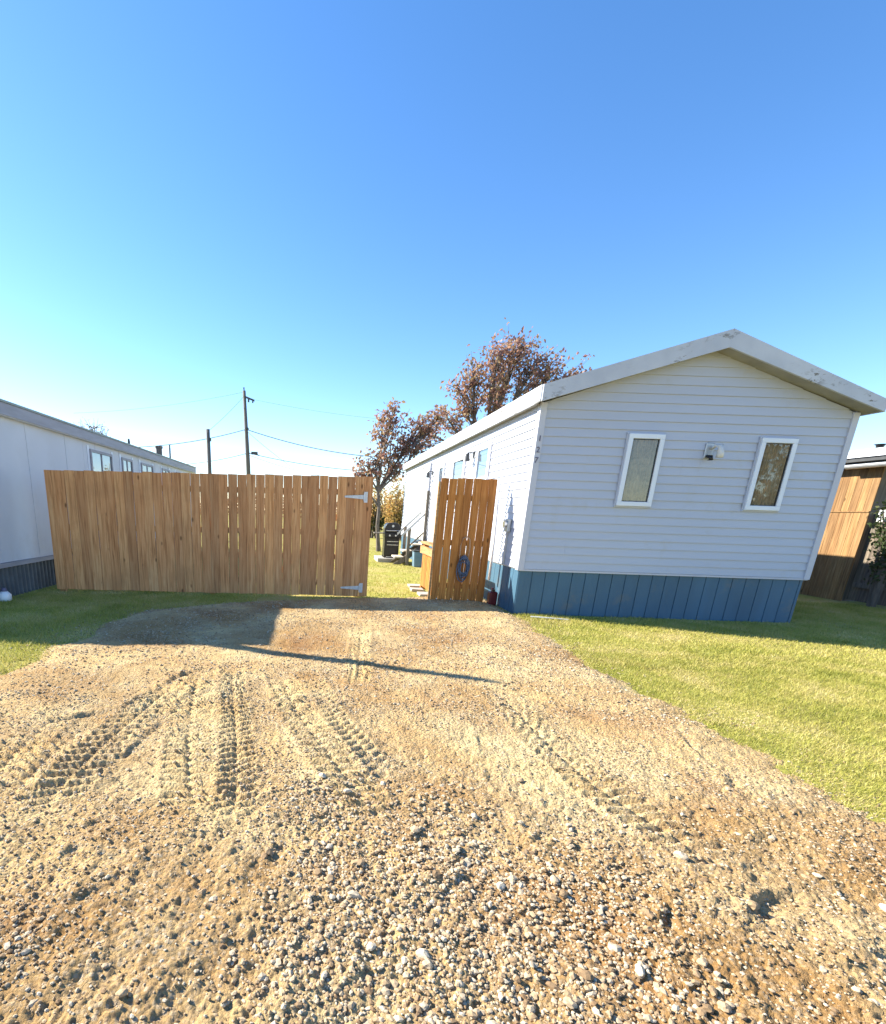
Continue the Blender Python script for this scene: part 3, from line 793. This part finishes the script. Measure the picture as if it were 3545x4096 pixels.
# coiled cable hung on the front of the gate
m = MB(); rr = random.Random(21)
for k in range(11):
    w_ = .055+.045*rr.random(); h_ = .12+.09*rr.random(); cz = .61+.03*rr.uniform(-1, 1); cx = 2.335+rr.uniform(-.012, .012)
    m.tube([(cx+w_*math.cos(t), 7.965-.012*(k % 4)+.006*math.sin(3*t+k), cz+h_*math.sin(t)+.03*math.cos(t+k)) for t in [2*math.pi*i/22 for i in range(23)]], .0085, 6, cap=False)
coil = m.build('hose_coil', M['hose'], smooth=True); tag(coil, 'dark blue coiled hose hanging low on the narrow gate panel', 'hose')
m = MB(); m.tube([(2.27, 7.975, .70), (2.265, 7.972, .95), (2.29, 7.970, 1.07), (2.345, 7.968, 1.10), (2.40, 7.970, 1.06), (2.415, 7.972, .93), (2.40, 7.975, .68)], .010, 6)
m.build('rope_loop', M['rope'], coil, smooth=True)
# low rail fence running back from the gate
lf = empty('low_railing', (2.03, 9.0, 0), 'low railing of yellowish new lumber behind the narrow gate', 'railing')
for yy in (9.55, 8.62):
    m = MB(); m.box(2.0, 2.09, yy-.045, yy+.045, 0, .88); m.build('post', M['gatewood'], lf)
m = MB(); m.box(1.965, 2.12, 8.5, 9.7, .883, .922); m.build('top_rail', M['rail'], lf)
m = MB(); m.box(1.965, 1.998, 8.5, 9.7, .70, .84); m.build('side_rail', M['rail'], lf)
m = MB()
for k in range(7): m.box(2.0, 2.02, 8.70+k*.115, 8.79+k*.115, .08, .699)
m.build('slats', M['gatewood'], lf)
for (x, y, s, rz, lb) in ((1.93, 9.75, .26, .2, 'pale concrete paver farthest back at the foot of the low railing'), (1.88, 9.25, .24, -.3, 'pale concrete paver in the middle at the foot of the low railing'), (1.93, 8.75, .25, .1, 'pale concrete paver nearest the gate at the foot of the low railing')):
    m = MB(); m.box(x-s/2, x+s/2, y-s/2, y+s/2, -.01, .05, .012); o = m.build('paver', M['concrete'], bevel=.006)
    tag(o, lb, 'paver', 'concrete pavers by the low railing')
m = MB(); m.tube([(3.12, 6.98, .025), (3.3, 6.93, .028), (3.62, 6.86, .022)], .011, 6)
tag(m.build('white_stick', M['offwhite']), 'thin white stick lying on grass before the blue skirting', 'stick')

# ------------------------------------------------------------------ back steps, grill, pad, tote
m = MB(); m.box(1.72, 2.52, 14.66, 15.7, -.01, .12)
tag(m.build('concrete_pad', M['concrete'], bevel=.01), 'low pale concrete pad under the black barbecue', 'slab')
gl = empty('barbecue', (2.12, 15.0, .12), 'black gas barbecue with side shelf on a concrete pad', 'barbecue')
m = MB(); m.box(1.92, 2.36, 14.86, 15.3, .16, .72); cb = m.build('cabinet', M['black'], gl, bevel=.01)
m = MB(); m.box(1.99, 2.33, 14.845, 14.857, .60, .62); m.box(1.99, 2.33, 14.845, 14.857, .50, .52); m.build('door_handle', M['chrome'], cb)
m = MB(); m.box(1.90, 2.38, 14.80, 15.3, .722, .86); m.build('control_panel', M['black'], gl, bevel=.01)
for xx in (2.05, 2.23):
    m = MB(); m.tube([(xx, 14.80, .79), (xx, 14.765, .79)], .028, 12); m.build('knob', M['chrome'], gl)
m = MB()
prof = [(1.90, .862), (1.90, 1.0), (1.93, 1.09), (2.0, 1.15), (2.28, 1.15), (2.35, 1.09), (2.38, 1.0), (2.38, .862)]
m.prism([(x, 14.84, z) for x, z in prof], (0, .42, 0)); m.build('lid', M['black'], gl, bevel=.015)
m = MB(); m.tube([(1.95, 14.83, .93), (1.95, 14.79, .93), (2.33, 14.79, .93), (2.33, 14.83, .93)], .012, 8); m.build('lid_handle', M['chrome'], gl)
m = MB(); m.tube([(2.14, 14.84, 1.06), (2.14, 14.825, 1.06)], .035, 12); m.build('gauge', M['offwhite'], gl)
m = MB(); m.box(1.60, 1.898, 14.86, 15.26, .83, .86); m.build('side_shelf', M['greywood'], gl)
for xx, yy in ((1.95, 14.9), (2.33, 14.9), (1.95, 15.26), (2.33, 15.26)):
    m = MB(); m.tube([(xx, yy-.02, .16), (xx, yy+.02, .16)], .04, 10); m.build('wheel', M['black'], gl)

stp = empty('wooden_steps', (2.6, 14.3, 0), 'open wooden back steps with slanting rails at the far side door', 'steps')
for k, (xa, zt) in enumerate(((2.12, .24), (2.36, .42), (2.60, .60))):
    m = MB(); m.box(xa, xa+.27, 14.02, 14.62, zt-.04, zt); m.build('tread', M['treadwood'], stp)
m = MB(); m.box(2.86, 2.955, 13.9, 14.98, .60, .655); m.build('landing', M['treadwood'], stp)
for yy in (14.0, 14.60):
    m = MB(); m.prism([(2.08, yy, .02), (2.30, yy, .02), (2.95, yy, .50), (2.95, yy, .64), (2.86, yy, .60)], (0, .035, 0)); m.build('stringer', M['greywood'], stp)
for yy in (13.96, 14.66):
    m = MB(); m.box(2.44, 2.52, yy-.04, yy+.04, 0, 1.06); m.build('newel_post', M['greywood'], stp)
for yy in (13.90, 14.72):
    m = MB(); m.prism([(2.26, yy-.02, .80), (2.26, yy+.02, .80), (2.26, yy+.02, .87), (2.26, yy-.02, .87)], (.67, 0, .66)); m.build('handrail', M['alu'], stp)
m = MB(); m.prism([(2.53, 13.95, .55), (2.53, 13.99, .55), (2.53, 13.99, .60), (2.53, 13.95, .60)], (.38, 0, .38)); m.build('mid_rail', M['greywood'], stp)
m = MB(); m.box(2.86, 2.93, 13.82, 13.89, 0, 2.05); m.build('tall_post', M['greywood'], stp)
tb = empty('plastic_tote', (2.73, 13.72, 0), 'blue-grey plastic tub with a dark lid beside the back steps', 'tub')
m = MB(); m.prism([(2.62, 13.6, 0), (2.86, 13.6, 0), (2.89, 13.6, .42), (2.59, 13.6, .42)], (0, .3, 0)); m.build('tub_body', M['bin'], tb, bevel=.01)
m = MB(); m.box(2.575, 2.905, 13.585, 13.915, .42, .46); m.build('lid', M['dkmetal'], tb, bevel=.01)

# ------------------------------------------------------------------ left neighbour
LX, LY0, LY1 = -4.72, 6.62, 18.4
nh = empty('neighbour_home', (LX, LY0, 0), 'white neighbouring home with grey fascia along the left of the driveway', 'house')
m = MB(); m.box(LX-4.2, LX, LY0, LY1, .53, 2.64)
for k in range(9): m.box(LX-.001, LX+.006, LY0+.35+k*1.22, LY0+.375+k*1.22, .535, 2.63)
for k in range(4): m.box(LX+.0005, LX+.003, 7.2+k*2.9, 7.205+k*2.9, .535, 2.63)
nw = m.build('wall', M['lhwall'], nh)
m = MB(); m.prism([(LX-4.2, LY0, 2.641), (LX, LY0, 2.641), (LX-2.1, LY0, 3.12)], (0, LY1-LY0, 0)); m.build('gable_wall', M['lhwall'], nh)
m = MB(); m.prism([(LX-4.32, LY0-.12, 2.78), (LX-2.1, LY0-.12, 3.26), (LX+.09, LY0-.12, 2.78), (LX+.09, LY0-.12, 2.755), (LX-2.1, LY0-.12, 3.235), (LX-4.32, LY0-.12, 2.755)], (0, LY1-LY0+.24, 0))
nr_ = m.build('roof', M['shingle'], nh)
m = MB(); m.box(LX+.092, LX+.11, LY0-.12, LY1+.12, 2.61, 2.775); m.build('fascia', M['lhfascia'], nr_)
m = MB(); m.box(LX+.085, LX+.125, LY0-.12, LY1+.12, 2.778, 2.81); m.build('gutter_edge', M['lhedge'], nr_)
m = MB(); m.box(LX+.002, LX+.091, LY0-.12, LY1+.12, 2.60, 2.615); m.build('soffit', M['lhwall'], nr_)
m = MB(); m.prism([(LX-4.32, LY0-.14, 2.6), (LX-2.1, LY0-.14, 3.1), (LX+.09, LY0-.14, 2.6), (LX+.09, LY0-.14, 2.79), (LX-2.1, LY0-.14, 3.27), (LX-4.32, LY0-.14, 2.79)], (0, .018, 0)); m.build('fascia', M['lhfascia'], nr_)
m = MB(); m.box(LX-4.17, LX-.05, LY0+.05, LY1-.05, 0, .51)
y = LY0+.03
while y < LY1-.1:
    m.prism([(LX-.05, y, -.01), (LX-.012, y+.018, -.01), (LX-.012, y+.05, -.01), (LX-.05, y+.07, -.01)], (0, 0, .47)); y += .105
m.build('skirting', M['lhskirt'], nh)
m = MB(); m.box(LX-.06, LX+.03, LY0, LY1, .46, .525); m.build('skirting_cap', M['lhfascia'], nh)
def nb_window(ya, yb, za, zb, lb=None):
    x = LX; f = MB(); fw = .05; d0, d1 = x+.002, x+.04
    f.box(d0, d1, ya, yb, zb-fw, zb); f.box(d0, d1, ya, yb, za, za+fw)
    f.box(d0, d1, ya, ya+fw, za+fw, zb-fw); f.box(d0, d1, yb-fw, yb, za+fw, zb-fw); f.box(d0, d1-.01, (ya+yb)/2-.02, (ya+yb)/2+.02, za+fw, zb-fw)
    fr = f.build('window', M['lhfascia'], nh)
    q = MB(); q.quad((d0+.015, ya+fw, za+fw), (d0+.015, yb-fw, za+fw), (d0+.015, yb-fw, zb-fw), (d0+.015, ya+fw, zb-fw)); q.build('pane', M['glass_bright'], fr)
    q = MB(); q.quad((d0+.004, ya+fw, za+fw), (d0+.004, yb-fw, za+fw), (d0+.004, yb-fw, zb-fw), (d0+.004, ya+fw, zb-fw)); q.build('blind', M['pale_blind'], fr)
    for yq in (ya-.09, yb+.005):
        q = MB(); q.box(d0-.001, d0+.01, yq, yq+.085, za-.05, zb+.06); q.build('side_trim', M['trim'], fr)
for a_, b_ in ((10.35, 11.4), (11.95, 12.6), (13.2, 14.1), (14.9, 15.6), (16.3, 17.0)): nb_window(a_, b_, 1.5, 2.48)
for (x, y, h, r, nm) in ((-5.3, 16.6, .34, .12, 'flue'), (-5.25, 17.6, .52, .035, 'vent_pipe'), (-5.35, 14.2, .22, .04, 'vent_pipe')):
    zb = 3.26-(x-(LX-2.1))*.219
    m = MB(); m.tube([(x, y, zb-.1), (x, y, zb+h*.8)], r*.8, 10)
    if nm == 'flue': m.tube([(x, y, zb+h*.8), (x, y, zb+h)], r, 10)
    else: m.tube([(x, y, zb+h*.8), (x, y, zb+h)], r*.7, 8)
    m.build(nm, M['greywood'] if nm == 'flue' else M['dkmetal'], nr_)
# unseen tall mast, added by the near corner of that home: its shadow is the dark streak across the gravel
ms = empty('shadow_mast', (-5.0, 6.38, 0), 'unseen tapering grey mast added to cast the streak across the gravel', 'mast')
m = MB(); m.tube([(-5.0, 6.38, -.05), (-5.0, 6.38, 2.9), (-5.0, 6.38, 4.3)], [.12, .10, .06], 12); m.build('shaft', M['pole'], ms, smooth=True)
m = MB(); m.tube([(-5.0, 6.38, 4.3), (-5.0, 6.38, 4.55)], [.08, .02], 12); m.build('cap', M['dkmetal'], ms)
jg = empty('white_jug', (-4.58, 6.98, 0), 'small white jug with dark top beside the left home skirting', 'jug')
m = MB(); m.tube([(-4.60, 6.96, 0), (-4.60, 6.96, .02), (-4.60, 6.96, .10), (-4.60, 6.96, .15)], [.06, .085, .085, .04], 12); m.build('jug_body', M['pvc'], jg, smooth=True)
m = MB(); m.tube([(-4.60, 6.96, .15), (-4.60, 6.96, .20)], [.045, .03], 10); m.build('cap', M['number'], jg)

# ------------------------------------------------------------------ right neighbour
NX = 10.6
rh = empty('wood_clad_outbuilding', (NX, 9.78, 0), 'wood-clad building with white eave right of the home, half in shade', 'building')
m = MB(); y = 9.78; rr = random.Random(5)
while y < 17:
    m.box(NX, NX+.02, y+.003, y+.137, 1.76, 2.64); m.box(NX-.012, NX+.01, y+.003, y+.137, .0, 1.735); y += .14
m.build('board_cladding', M['oldwood'], rh)
m = MB(); m.box(NX+.022, NX+5, 9.80, 17, 0, 2.64); m.build('wall_core', M['greywood'], rh)
m = MB(); m.box(NX-.03, NX+.0, 9.78, 17, 1.737, 1.757); m.build('band_board', M['oldwood'], rh)
m = MB(); m.box(NX-.35, NX+5.3, 9.0, 17.4, 2.79, 2.86); rr_ = m.build('roof', M['shingle'], rh)
m = MB(); m.box(NX-.38, NX-.352, 8.99, 17.41, 2.735, 2.872); m.build('fascia', M['trim'], rr_)
m = MB(); m.box(NX-.35, NX+5.28, 8.975, 8.998, 2.735, 2.872); m.build('fascia', M['trim'], rr_)
m = MB(); m.box(NX-.349, NX+.02, 9.0, 17.3, 2.66, 2.725); m.build('soffit', M['dkmetal'], rr_)
m = MB(); m.tube([(NX-.25, 9.75, 2.86), (NX-.25, 9.75, 2.93), (NX-.25, 9.75, 2.95)], [.05, .06, .09], 10); m.build('roof_vent', M['black'], rr_)
m = MB(); m.tube([(NX-.24, 9.1, 2.60), (NX-.24, 10.25, 2.60)], .055, 12); m.build('rolled_awning', M['alu'], rh)
m = MB(); m.box(NX-.2, NX-.02, 9.3, 9.45, 1.55, 1.78); m.build('wall_box', M['pvc'], rh, bevel=.01)
# fence beyond it towards the street
sf = empty('weathered_fence', (10.75, 7.0, 0), 'weathered shaded board fence at the right edge behind the lawn', 'fence', rz=R(90))
m = MB(); x = 0
while x < 2.7:
    m.box(x+.004, x+.136, 0, .02, .03, 1.7+random.uniform(-.02, .02)); x += .14
m.build('board_panel', M['greywood'], sf, local=True)
for z in (.3, 1.35):
    m = MB(); m.box(0, 2.75, .022, .06, z, z+.09); m.build('rail', M['greywood'], sf, local=True)

# ------------------------------------------------------------------ trees
def leaves_mesh(pts, dirs, size, mat, parent, name='crown', seed=1):
    r = np.random.default_rng(seed); n = len(pts); pts = np.array(pts)
    a = r.normal(size=(n, 3)); a /= np.linalg.norm(a, axis=1)[:, None]
    a[:, 2] -= .25
    a /= np.linalg.norm(a, axis=1)[:, None]
    b = r.normal(size=(n, 3)); b -= (b*a).sum(1)[:, None]*a; b /= np.linalg.norm(b, axis=1)[:, None]
    s = size*r.uniform(.6, 1.35, n)[:, None]
    c = np.cross(a, b)*s*.12
    P = np.stack([pts, pts+a*s*.5+b*s*.30+c, pts+a*s, pts+a*s*.45-b*s*.30+c], 1).reshape(-1, 3)
    off = np.array(parent.location)
    F = np.arange(4*n).reshape(n, 4)
    o = np_mesh(name, P-off, F, mat); o.parent = parent; return o

def tree(name, base, fork, lobes, label, cat, leafmat, leafsize, tr, nt_, nl, seed=1, group=None, trunk2=None, bare=0.0):
    rr = random.Random(seed)
    root = empty(name, base, label, cat, group)
    tk = MB(); b = Vector(base); f = Vector(fork)
    pts = [b+(f-b)*t+Vector((rr.uniform(-.04, .04), rr.uniform(-.04, .04), 0))*min(1, t*3) for t in (0, .12, .35, .6, .8, 1)]
    tk.tube(pts, [tr*1.35, tr*1.05, tr*.95, tr*.85, tr*.78, tr*.7], 10)
    lp = []
    for (x, y, z, r) in lobes:
        c = Vector((x, y, z))
        t0 = pts[4 if c.z > f.z else 3]+Vector((0, 0, 0))
        d = c-t0; mid = t0+d*.5+Vector((rr.uniform(-.12, .12)*d.length, rr.uniform(-.1, .1)*d.length, rr.uniform(-.02, .16)*d.length))
        limb = []
        for k in range(9):
            u = k/8; p = t0*(1-u)**2+mid*2*u*(1-u)+c*u*u
            limb.append(p+Vector((rr.uniform(-.03, .03), rr.uniform(-.03, .03), rr.uniform(-.03, .03)))*(u*(1-u)*4))
        tk.tube(limb, [tr*.42*(1-u/8)**.7+.012 for u in range(9)], 6)
        for i in range(int(nt_*(r/.5)**1.7)):
            v = Vector((rr.gauss(0, 1), rr.gauss(0, 1), rr.gauss(0, 1)+.15)); v.normalize()
            e = c+v*r*rr.uniform(.45, 1.18)
            s = limb[rr.choice((4, 5, 6, 7, 7, 8))]
            m2 = (s+e)/2+Vector((rr.uniform(-.1, .1), rr.uniform(-.1, .1), rr.uniform(-.05, .2)))*r
            tw = [s*(1-u)**2+m2*2*u*(1-u)+e*u*u for u in (0, .35, .7, 1)]
            tk.tube(tw, [.018, .013, .008, .004], 4, cap=False)
            if rr.random() < bare: continue
            for q in range(nl):
                u = rr.uniform(.35, 1.08)
                p = s*(1-u)**2+m2*2*u*(1-u)+e*u*u
                lp.append(tuple(p+Vector((rr.gauss(0, .07), rr.gauss(0, .07), rr.gauss(0, .07)))*(.6+r)))
    tk.build('trunk', M['bark'], root)
    if lp: leaves_mesh(lp, None, leafsize, M[leafmat], root, 'crown', seed)
    return root

tree('leafy_tree', (6.3, 21, 0), (6.55, 21.1, 4.4), [(7.26,21.2,7.6,.85),(6.46,20.6,7.25,.8),(5.79,21,6.6,.9),(6.95,21.8,6.5,.85),(8.01,20.8,7.1,.9),(8.99,21.3,6.95,.76),(9.87,21,6.85,.53),(5.15,21,6.2,.54),(8.53,21.5,6.3,.75),(4.88,20.9,5.1,.6),(4.15,21.2,4.55,.56),(6.66,20.5,5.8,.6),(9.7,21.2,6.45,.57),(7.6,21.2,8.05,.4),(5.6,21,5.6,.5)],
     'big reddish-brown autumn tree rising behind the home roof', 'tree', 'leaf_red', .15, .16, 17, 11, 5)
tree('small_tree', (2.23, 18.9, 0), (2.02, 18.9, 2.7), [(2.45,18.9,4.75,.58),(2.05,18.8,4.3,.5),(3.1,19.0,4.0,.55),(1.9,18.8,3.3,.5),(3.45,18.9,4.55,.5),(2.5,19.0,3.5,.5),(1.5,18.9,2.98,.42),(2.83,19.0,3.1,.42),(3.9,18.9,4.6,.45),(1.9,18.7,2.85,.35),(1.3,18.8,2.7,.35),(3.6,18.9,3.9,.45),(4.3,19,5.0,.4)],
     'small thin-trunked tree with russet leaves beyond the barbecue', 'tree', 'leaf_red', .14, .075, 18, 12, 8)
tree('bare_tree', (-10.3, 24, 0), (-10.3, 24, 3.0), [(-10.6,24,4.75,.5),(-10.1,24,4.4,.4),(-11.3,24,4.7,.4),(-9.8,24,4.05,.35)],
     'nearly bare tree with tips showing over the left home roof', 'tree', 'leaf_brown', .075, .10, 42, 3, 12, bare=.3)
def bush(name, c, r, h, label, matn, size, n, seed, group='autumn shrubs beyond the yard'):
    rr = random.Random(seed); root = empty(name, (c[0], c[1], 0), label, 'shrub', group)
    st_ = MB(); lp = []
    for i in range(26):
        a = rr.uniform(0, 6.28); q = rr.uniform(.2, 1)*r
        e = Vector((c[0]+math.cos(a)*q, c[1]+math.sin(a)*q*.8, h*rr.uniform(.45, 1.05)*(1-.35*(q/r)**2)))
        s = Vector((c[0]+math.cos(a)*q*.15, c[1]+math.sin(a)*q*.15, 0)); m2 = s*.4+e*.6+Vector((0, 0, h*.12))
        st_.tube([s, (s+m2)/2, m2, e], [.03, .022, .015, .006], 4, cap=False)
        for k in range(n//26):
            u = rr.uniform(.25, 1.05); p = s*(1-u)**2+m2*2*u*(1-u)+e*u*u
            lp.append(tuple(p+Vector((rr.gauss(0, .16), rr.gauss(0, .16), rr.gauss(0, .14)))*min(1.2, r)))
    st_.build('stem', M['bark'], root); leaves_mesh(lp, None, size, M[matn], root, 'foliage', seed)
    return root
bush('autumn_shrub', (4.1, 27, 0), 1.0, 3.5, 'tall golden shrub right of the small tree trunk', 'leaf_gold', .13, 2300, 31)
bush('autumn_shrub', (2.9, 29, 0), 1.0, 3.9, 'tall golden shrub left of the small tree trunk, by the fence end', 'leaf_gold', .13, 2000, 32)
bush('autumn_shrub', (4.9, 33, 0), 1.3, 3.2, 'orange-brown shrub against the far corner of the home', 'leaf_brown', .14, 2200, 33)
bush('autumn_shrub', (3.25, 29, 0), .55, 2.0, 'dark green bush low beside the small tree trunk', 'leaf_green', .12, 1300, 34)
bush('brush_pile', (4.5, 27.5, 0), .75, 1.5, 'heap of orange-brown dry brush behind the barbecue', 'leaf_brown', .12, 1900, 35, 'autumn shrubs beyond the yard')['category'] = 'brush pile'
vn = bush('climbing_vine', (10.5, 9.12, 0), .34, 2.5, 'dark leafy vine at the right edge against the wood-clad building', 'leaf_green', .07, 2600, 36, None)
vn['category'] = 'vine'
if 'group' in vn: del vn['group']
# distant scrub that closes the horizon beyond the yards
r = np.random.default_rng(44); n = 26000
ang = r.uniform(-.9, 1.05, n); dist = r.uniform(95, 125, n)
hx = np.sin(ang)*dist; hy = np.cos(ang)*dist
hh = (2.2+2.4*(fbm(ang*40, ang*0+1, 1, 4, 9)+.5))
p = np.stack([hx, hy, r.random(n)**.8*hh], 1)
tmp = bpy.data.objects.new('tmp', None)
a = r.normal(size=(n, 3)); a /= np.linalg.norm(a, axis=1)[:, None]; b = np.cross(a, r.normal(size=(n, 3))); b /= np.linalg.norm(b, axis=1)[:, None]
s = .5
P = np.stack([p, p+a*s*.5+b*s*.35, p+a*s, p+a*s*.5-b*s*.35], 1).reshape(-1, 3)
o = np_mesh('distant_trees', P, np.arange(4*n).reshape(n, 4), M['leaf_brown'])
tag(o, 'far belt of low brown scrub along the horizon', 'scrub', kind='stuff')
bpy.data.objects.remove(tmp)
# autumn trees across the street (they show in the window reflections)
for i, (x, y, lb) in enumerate(((24.5, -15.5, 'autumn tree across the street, nearer one'), (29.5, -16.5, 'autumn tree across the street, farther one'))):
    rr = random.Random(60+i)
    tree('street_tree', (x, y, 0), (x, y, 1.6), [(x+rr.uniform(-2.2, 2.2), y+rr.uniform(-1.5, 1.5), rr.uniform(1.6, 7.5), rr.uniform(1.0, 1.5)) for k in range(16)],
         lb, 'tree', 'leaf_brown', .32, .2, 7, 7, 70+i, 'autumn trees across the street')

# ------------------------------------------------------------------ utility poles and lines
up = empty('utility_pole', (-6.45, 45, 0), 'tall wooden utility pole with one side arm behind the fence', 'utility pole', 'utility poles')
m = MB(); m.tube([(-6.40, 45, 0), (-6.62, 45, 5.5), (-6.90, 45, 11.0)], [.22, .19, .13], 12); m.build('shaft', M['pole'], up, smooth=True)
m = MB(); m.prism([(-6.85, 44.8, 10.45), (-6.85, 44.8, 10.6), (-6.0, 44.8, 10.3), (-6.0, 44.8, 10.16)], (0, .1, 0)); m.tube([(-6.5, 44.85, 10.4), (-6.5, 44.85, 10.1)], .07, 8); m.tube([(-6.15, 44.85, 10.3), (-6.15, 44.85, 10.05)], .06, 8); m.build('cross_arm', M['dkmetal'], up)
m = MB(); m.tube([(-6.90, 45, 11.0), (-6.92, 45, 11.25)], [.04, .06], 8); m.build('insulator', M['dkmetal'], up)
m = MB(); m.box(-6.3, -5.75, 44.8, 45.0, 5.98, 6.2); m.tube([(-6.6, 44.9, 6.1), (-5.6, 44.9, 5.95)], .03, 6); m.build('splice_box', M['dkmetal'], up)
m = MB(); m.box(-6.78, -6.5, 44.75, 44.85, 7.95, 8.1); m.build('bracket', M['dkmetal'], up)
up2 = empty('utility_pole', (-7.5, 34, 0), 'short stubby wooden pole left of the tall one behind the fence', 'utility pole', 'utility poles')
m = MB(); m.tube([(-7.48, 34, 0), (-7.60, 34, 6.32)], [.15, .125], 12); m.build('shaft', M['pole'], up2, smooth=True)
m = MB(); m.tube([(-7.6, 33.85, 6.1), (-7.6, 33.85, 5.5)], .03, 6); m.box(-7.47, -7.40, 33.9, 34.05, 5.6, 5.8); m.build('bracket', M['dkmetal'], up2)
def wire(a, b, sag, label, rad=.022):
    a = Vector(a); b = Vector(b)
    pts = [a+(b-a)*(k/16)+Vector((0, 0, -sag*4*(k/16)*(1-k/16))) for k in range(17)]
    m = MB(); m.tube(pts, rad, 5)
    tag(m.build('power_line', M['wire']), label, 'cable', 'overhead lines')
wire((-6.75, 45, 8.0), (7.5, 47, 6.3), .55, 'thicker overhead line from mid pole towards the big tree', .030)
wire((-6.6, 45, 6.1), (7.5, 47, 5.1), .40, 'lower overhead line from the tall pole to the right', .026)
wire((-6.6, 45, 5.95), (2.5, 46, 4.2), .3, 'lowest faint line dropping right from the tall pole', .014)
wire((-6.75, 45, 7.9), (-2.6, 46, 5.0), .1, 'thin service drop slanting right between the two lines', .013)
wire((-6.75, 45, 8.0), (-16.5, 41, 5.75), .35, 'overhead line from mid pole down to the left roof', .028)
wire((-6.6, 45, 6.1), (-15, 42, 4.6), .35, 'lower overhead line from the tall pole to the left', .024)
wire((-6.9, 45, 10.9), (-22, 46, 9.0), .3, 'faint topmost line from the pole tip to the left', .008)
wire((-6.9, 45, 10.6), (-7.58, 34, 6.2), .1, 'thin guy wire from the tall pole top to the short pole', .011)
wire((-6.0, 44.8, 10.3), (12, 46, 9.2), .4, 'faint topmost line from the side arm to the right', .007)

C.cycles.max_bounces = 6; C.cycles.diffuse_bounces = 3; C.cycles.glossy_bounces = 3; C.cycles.transparent_max_bounces = 8
C.cycles.use_denoising = True
C.render.resolution_x = 886; C.render.resolution_y = 1024
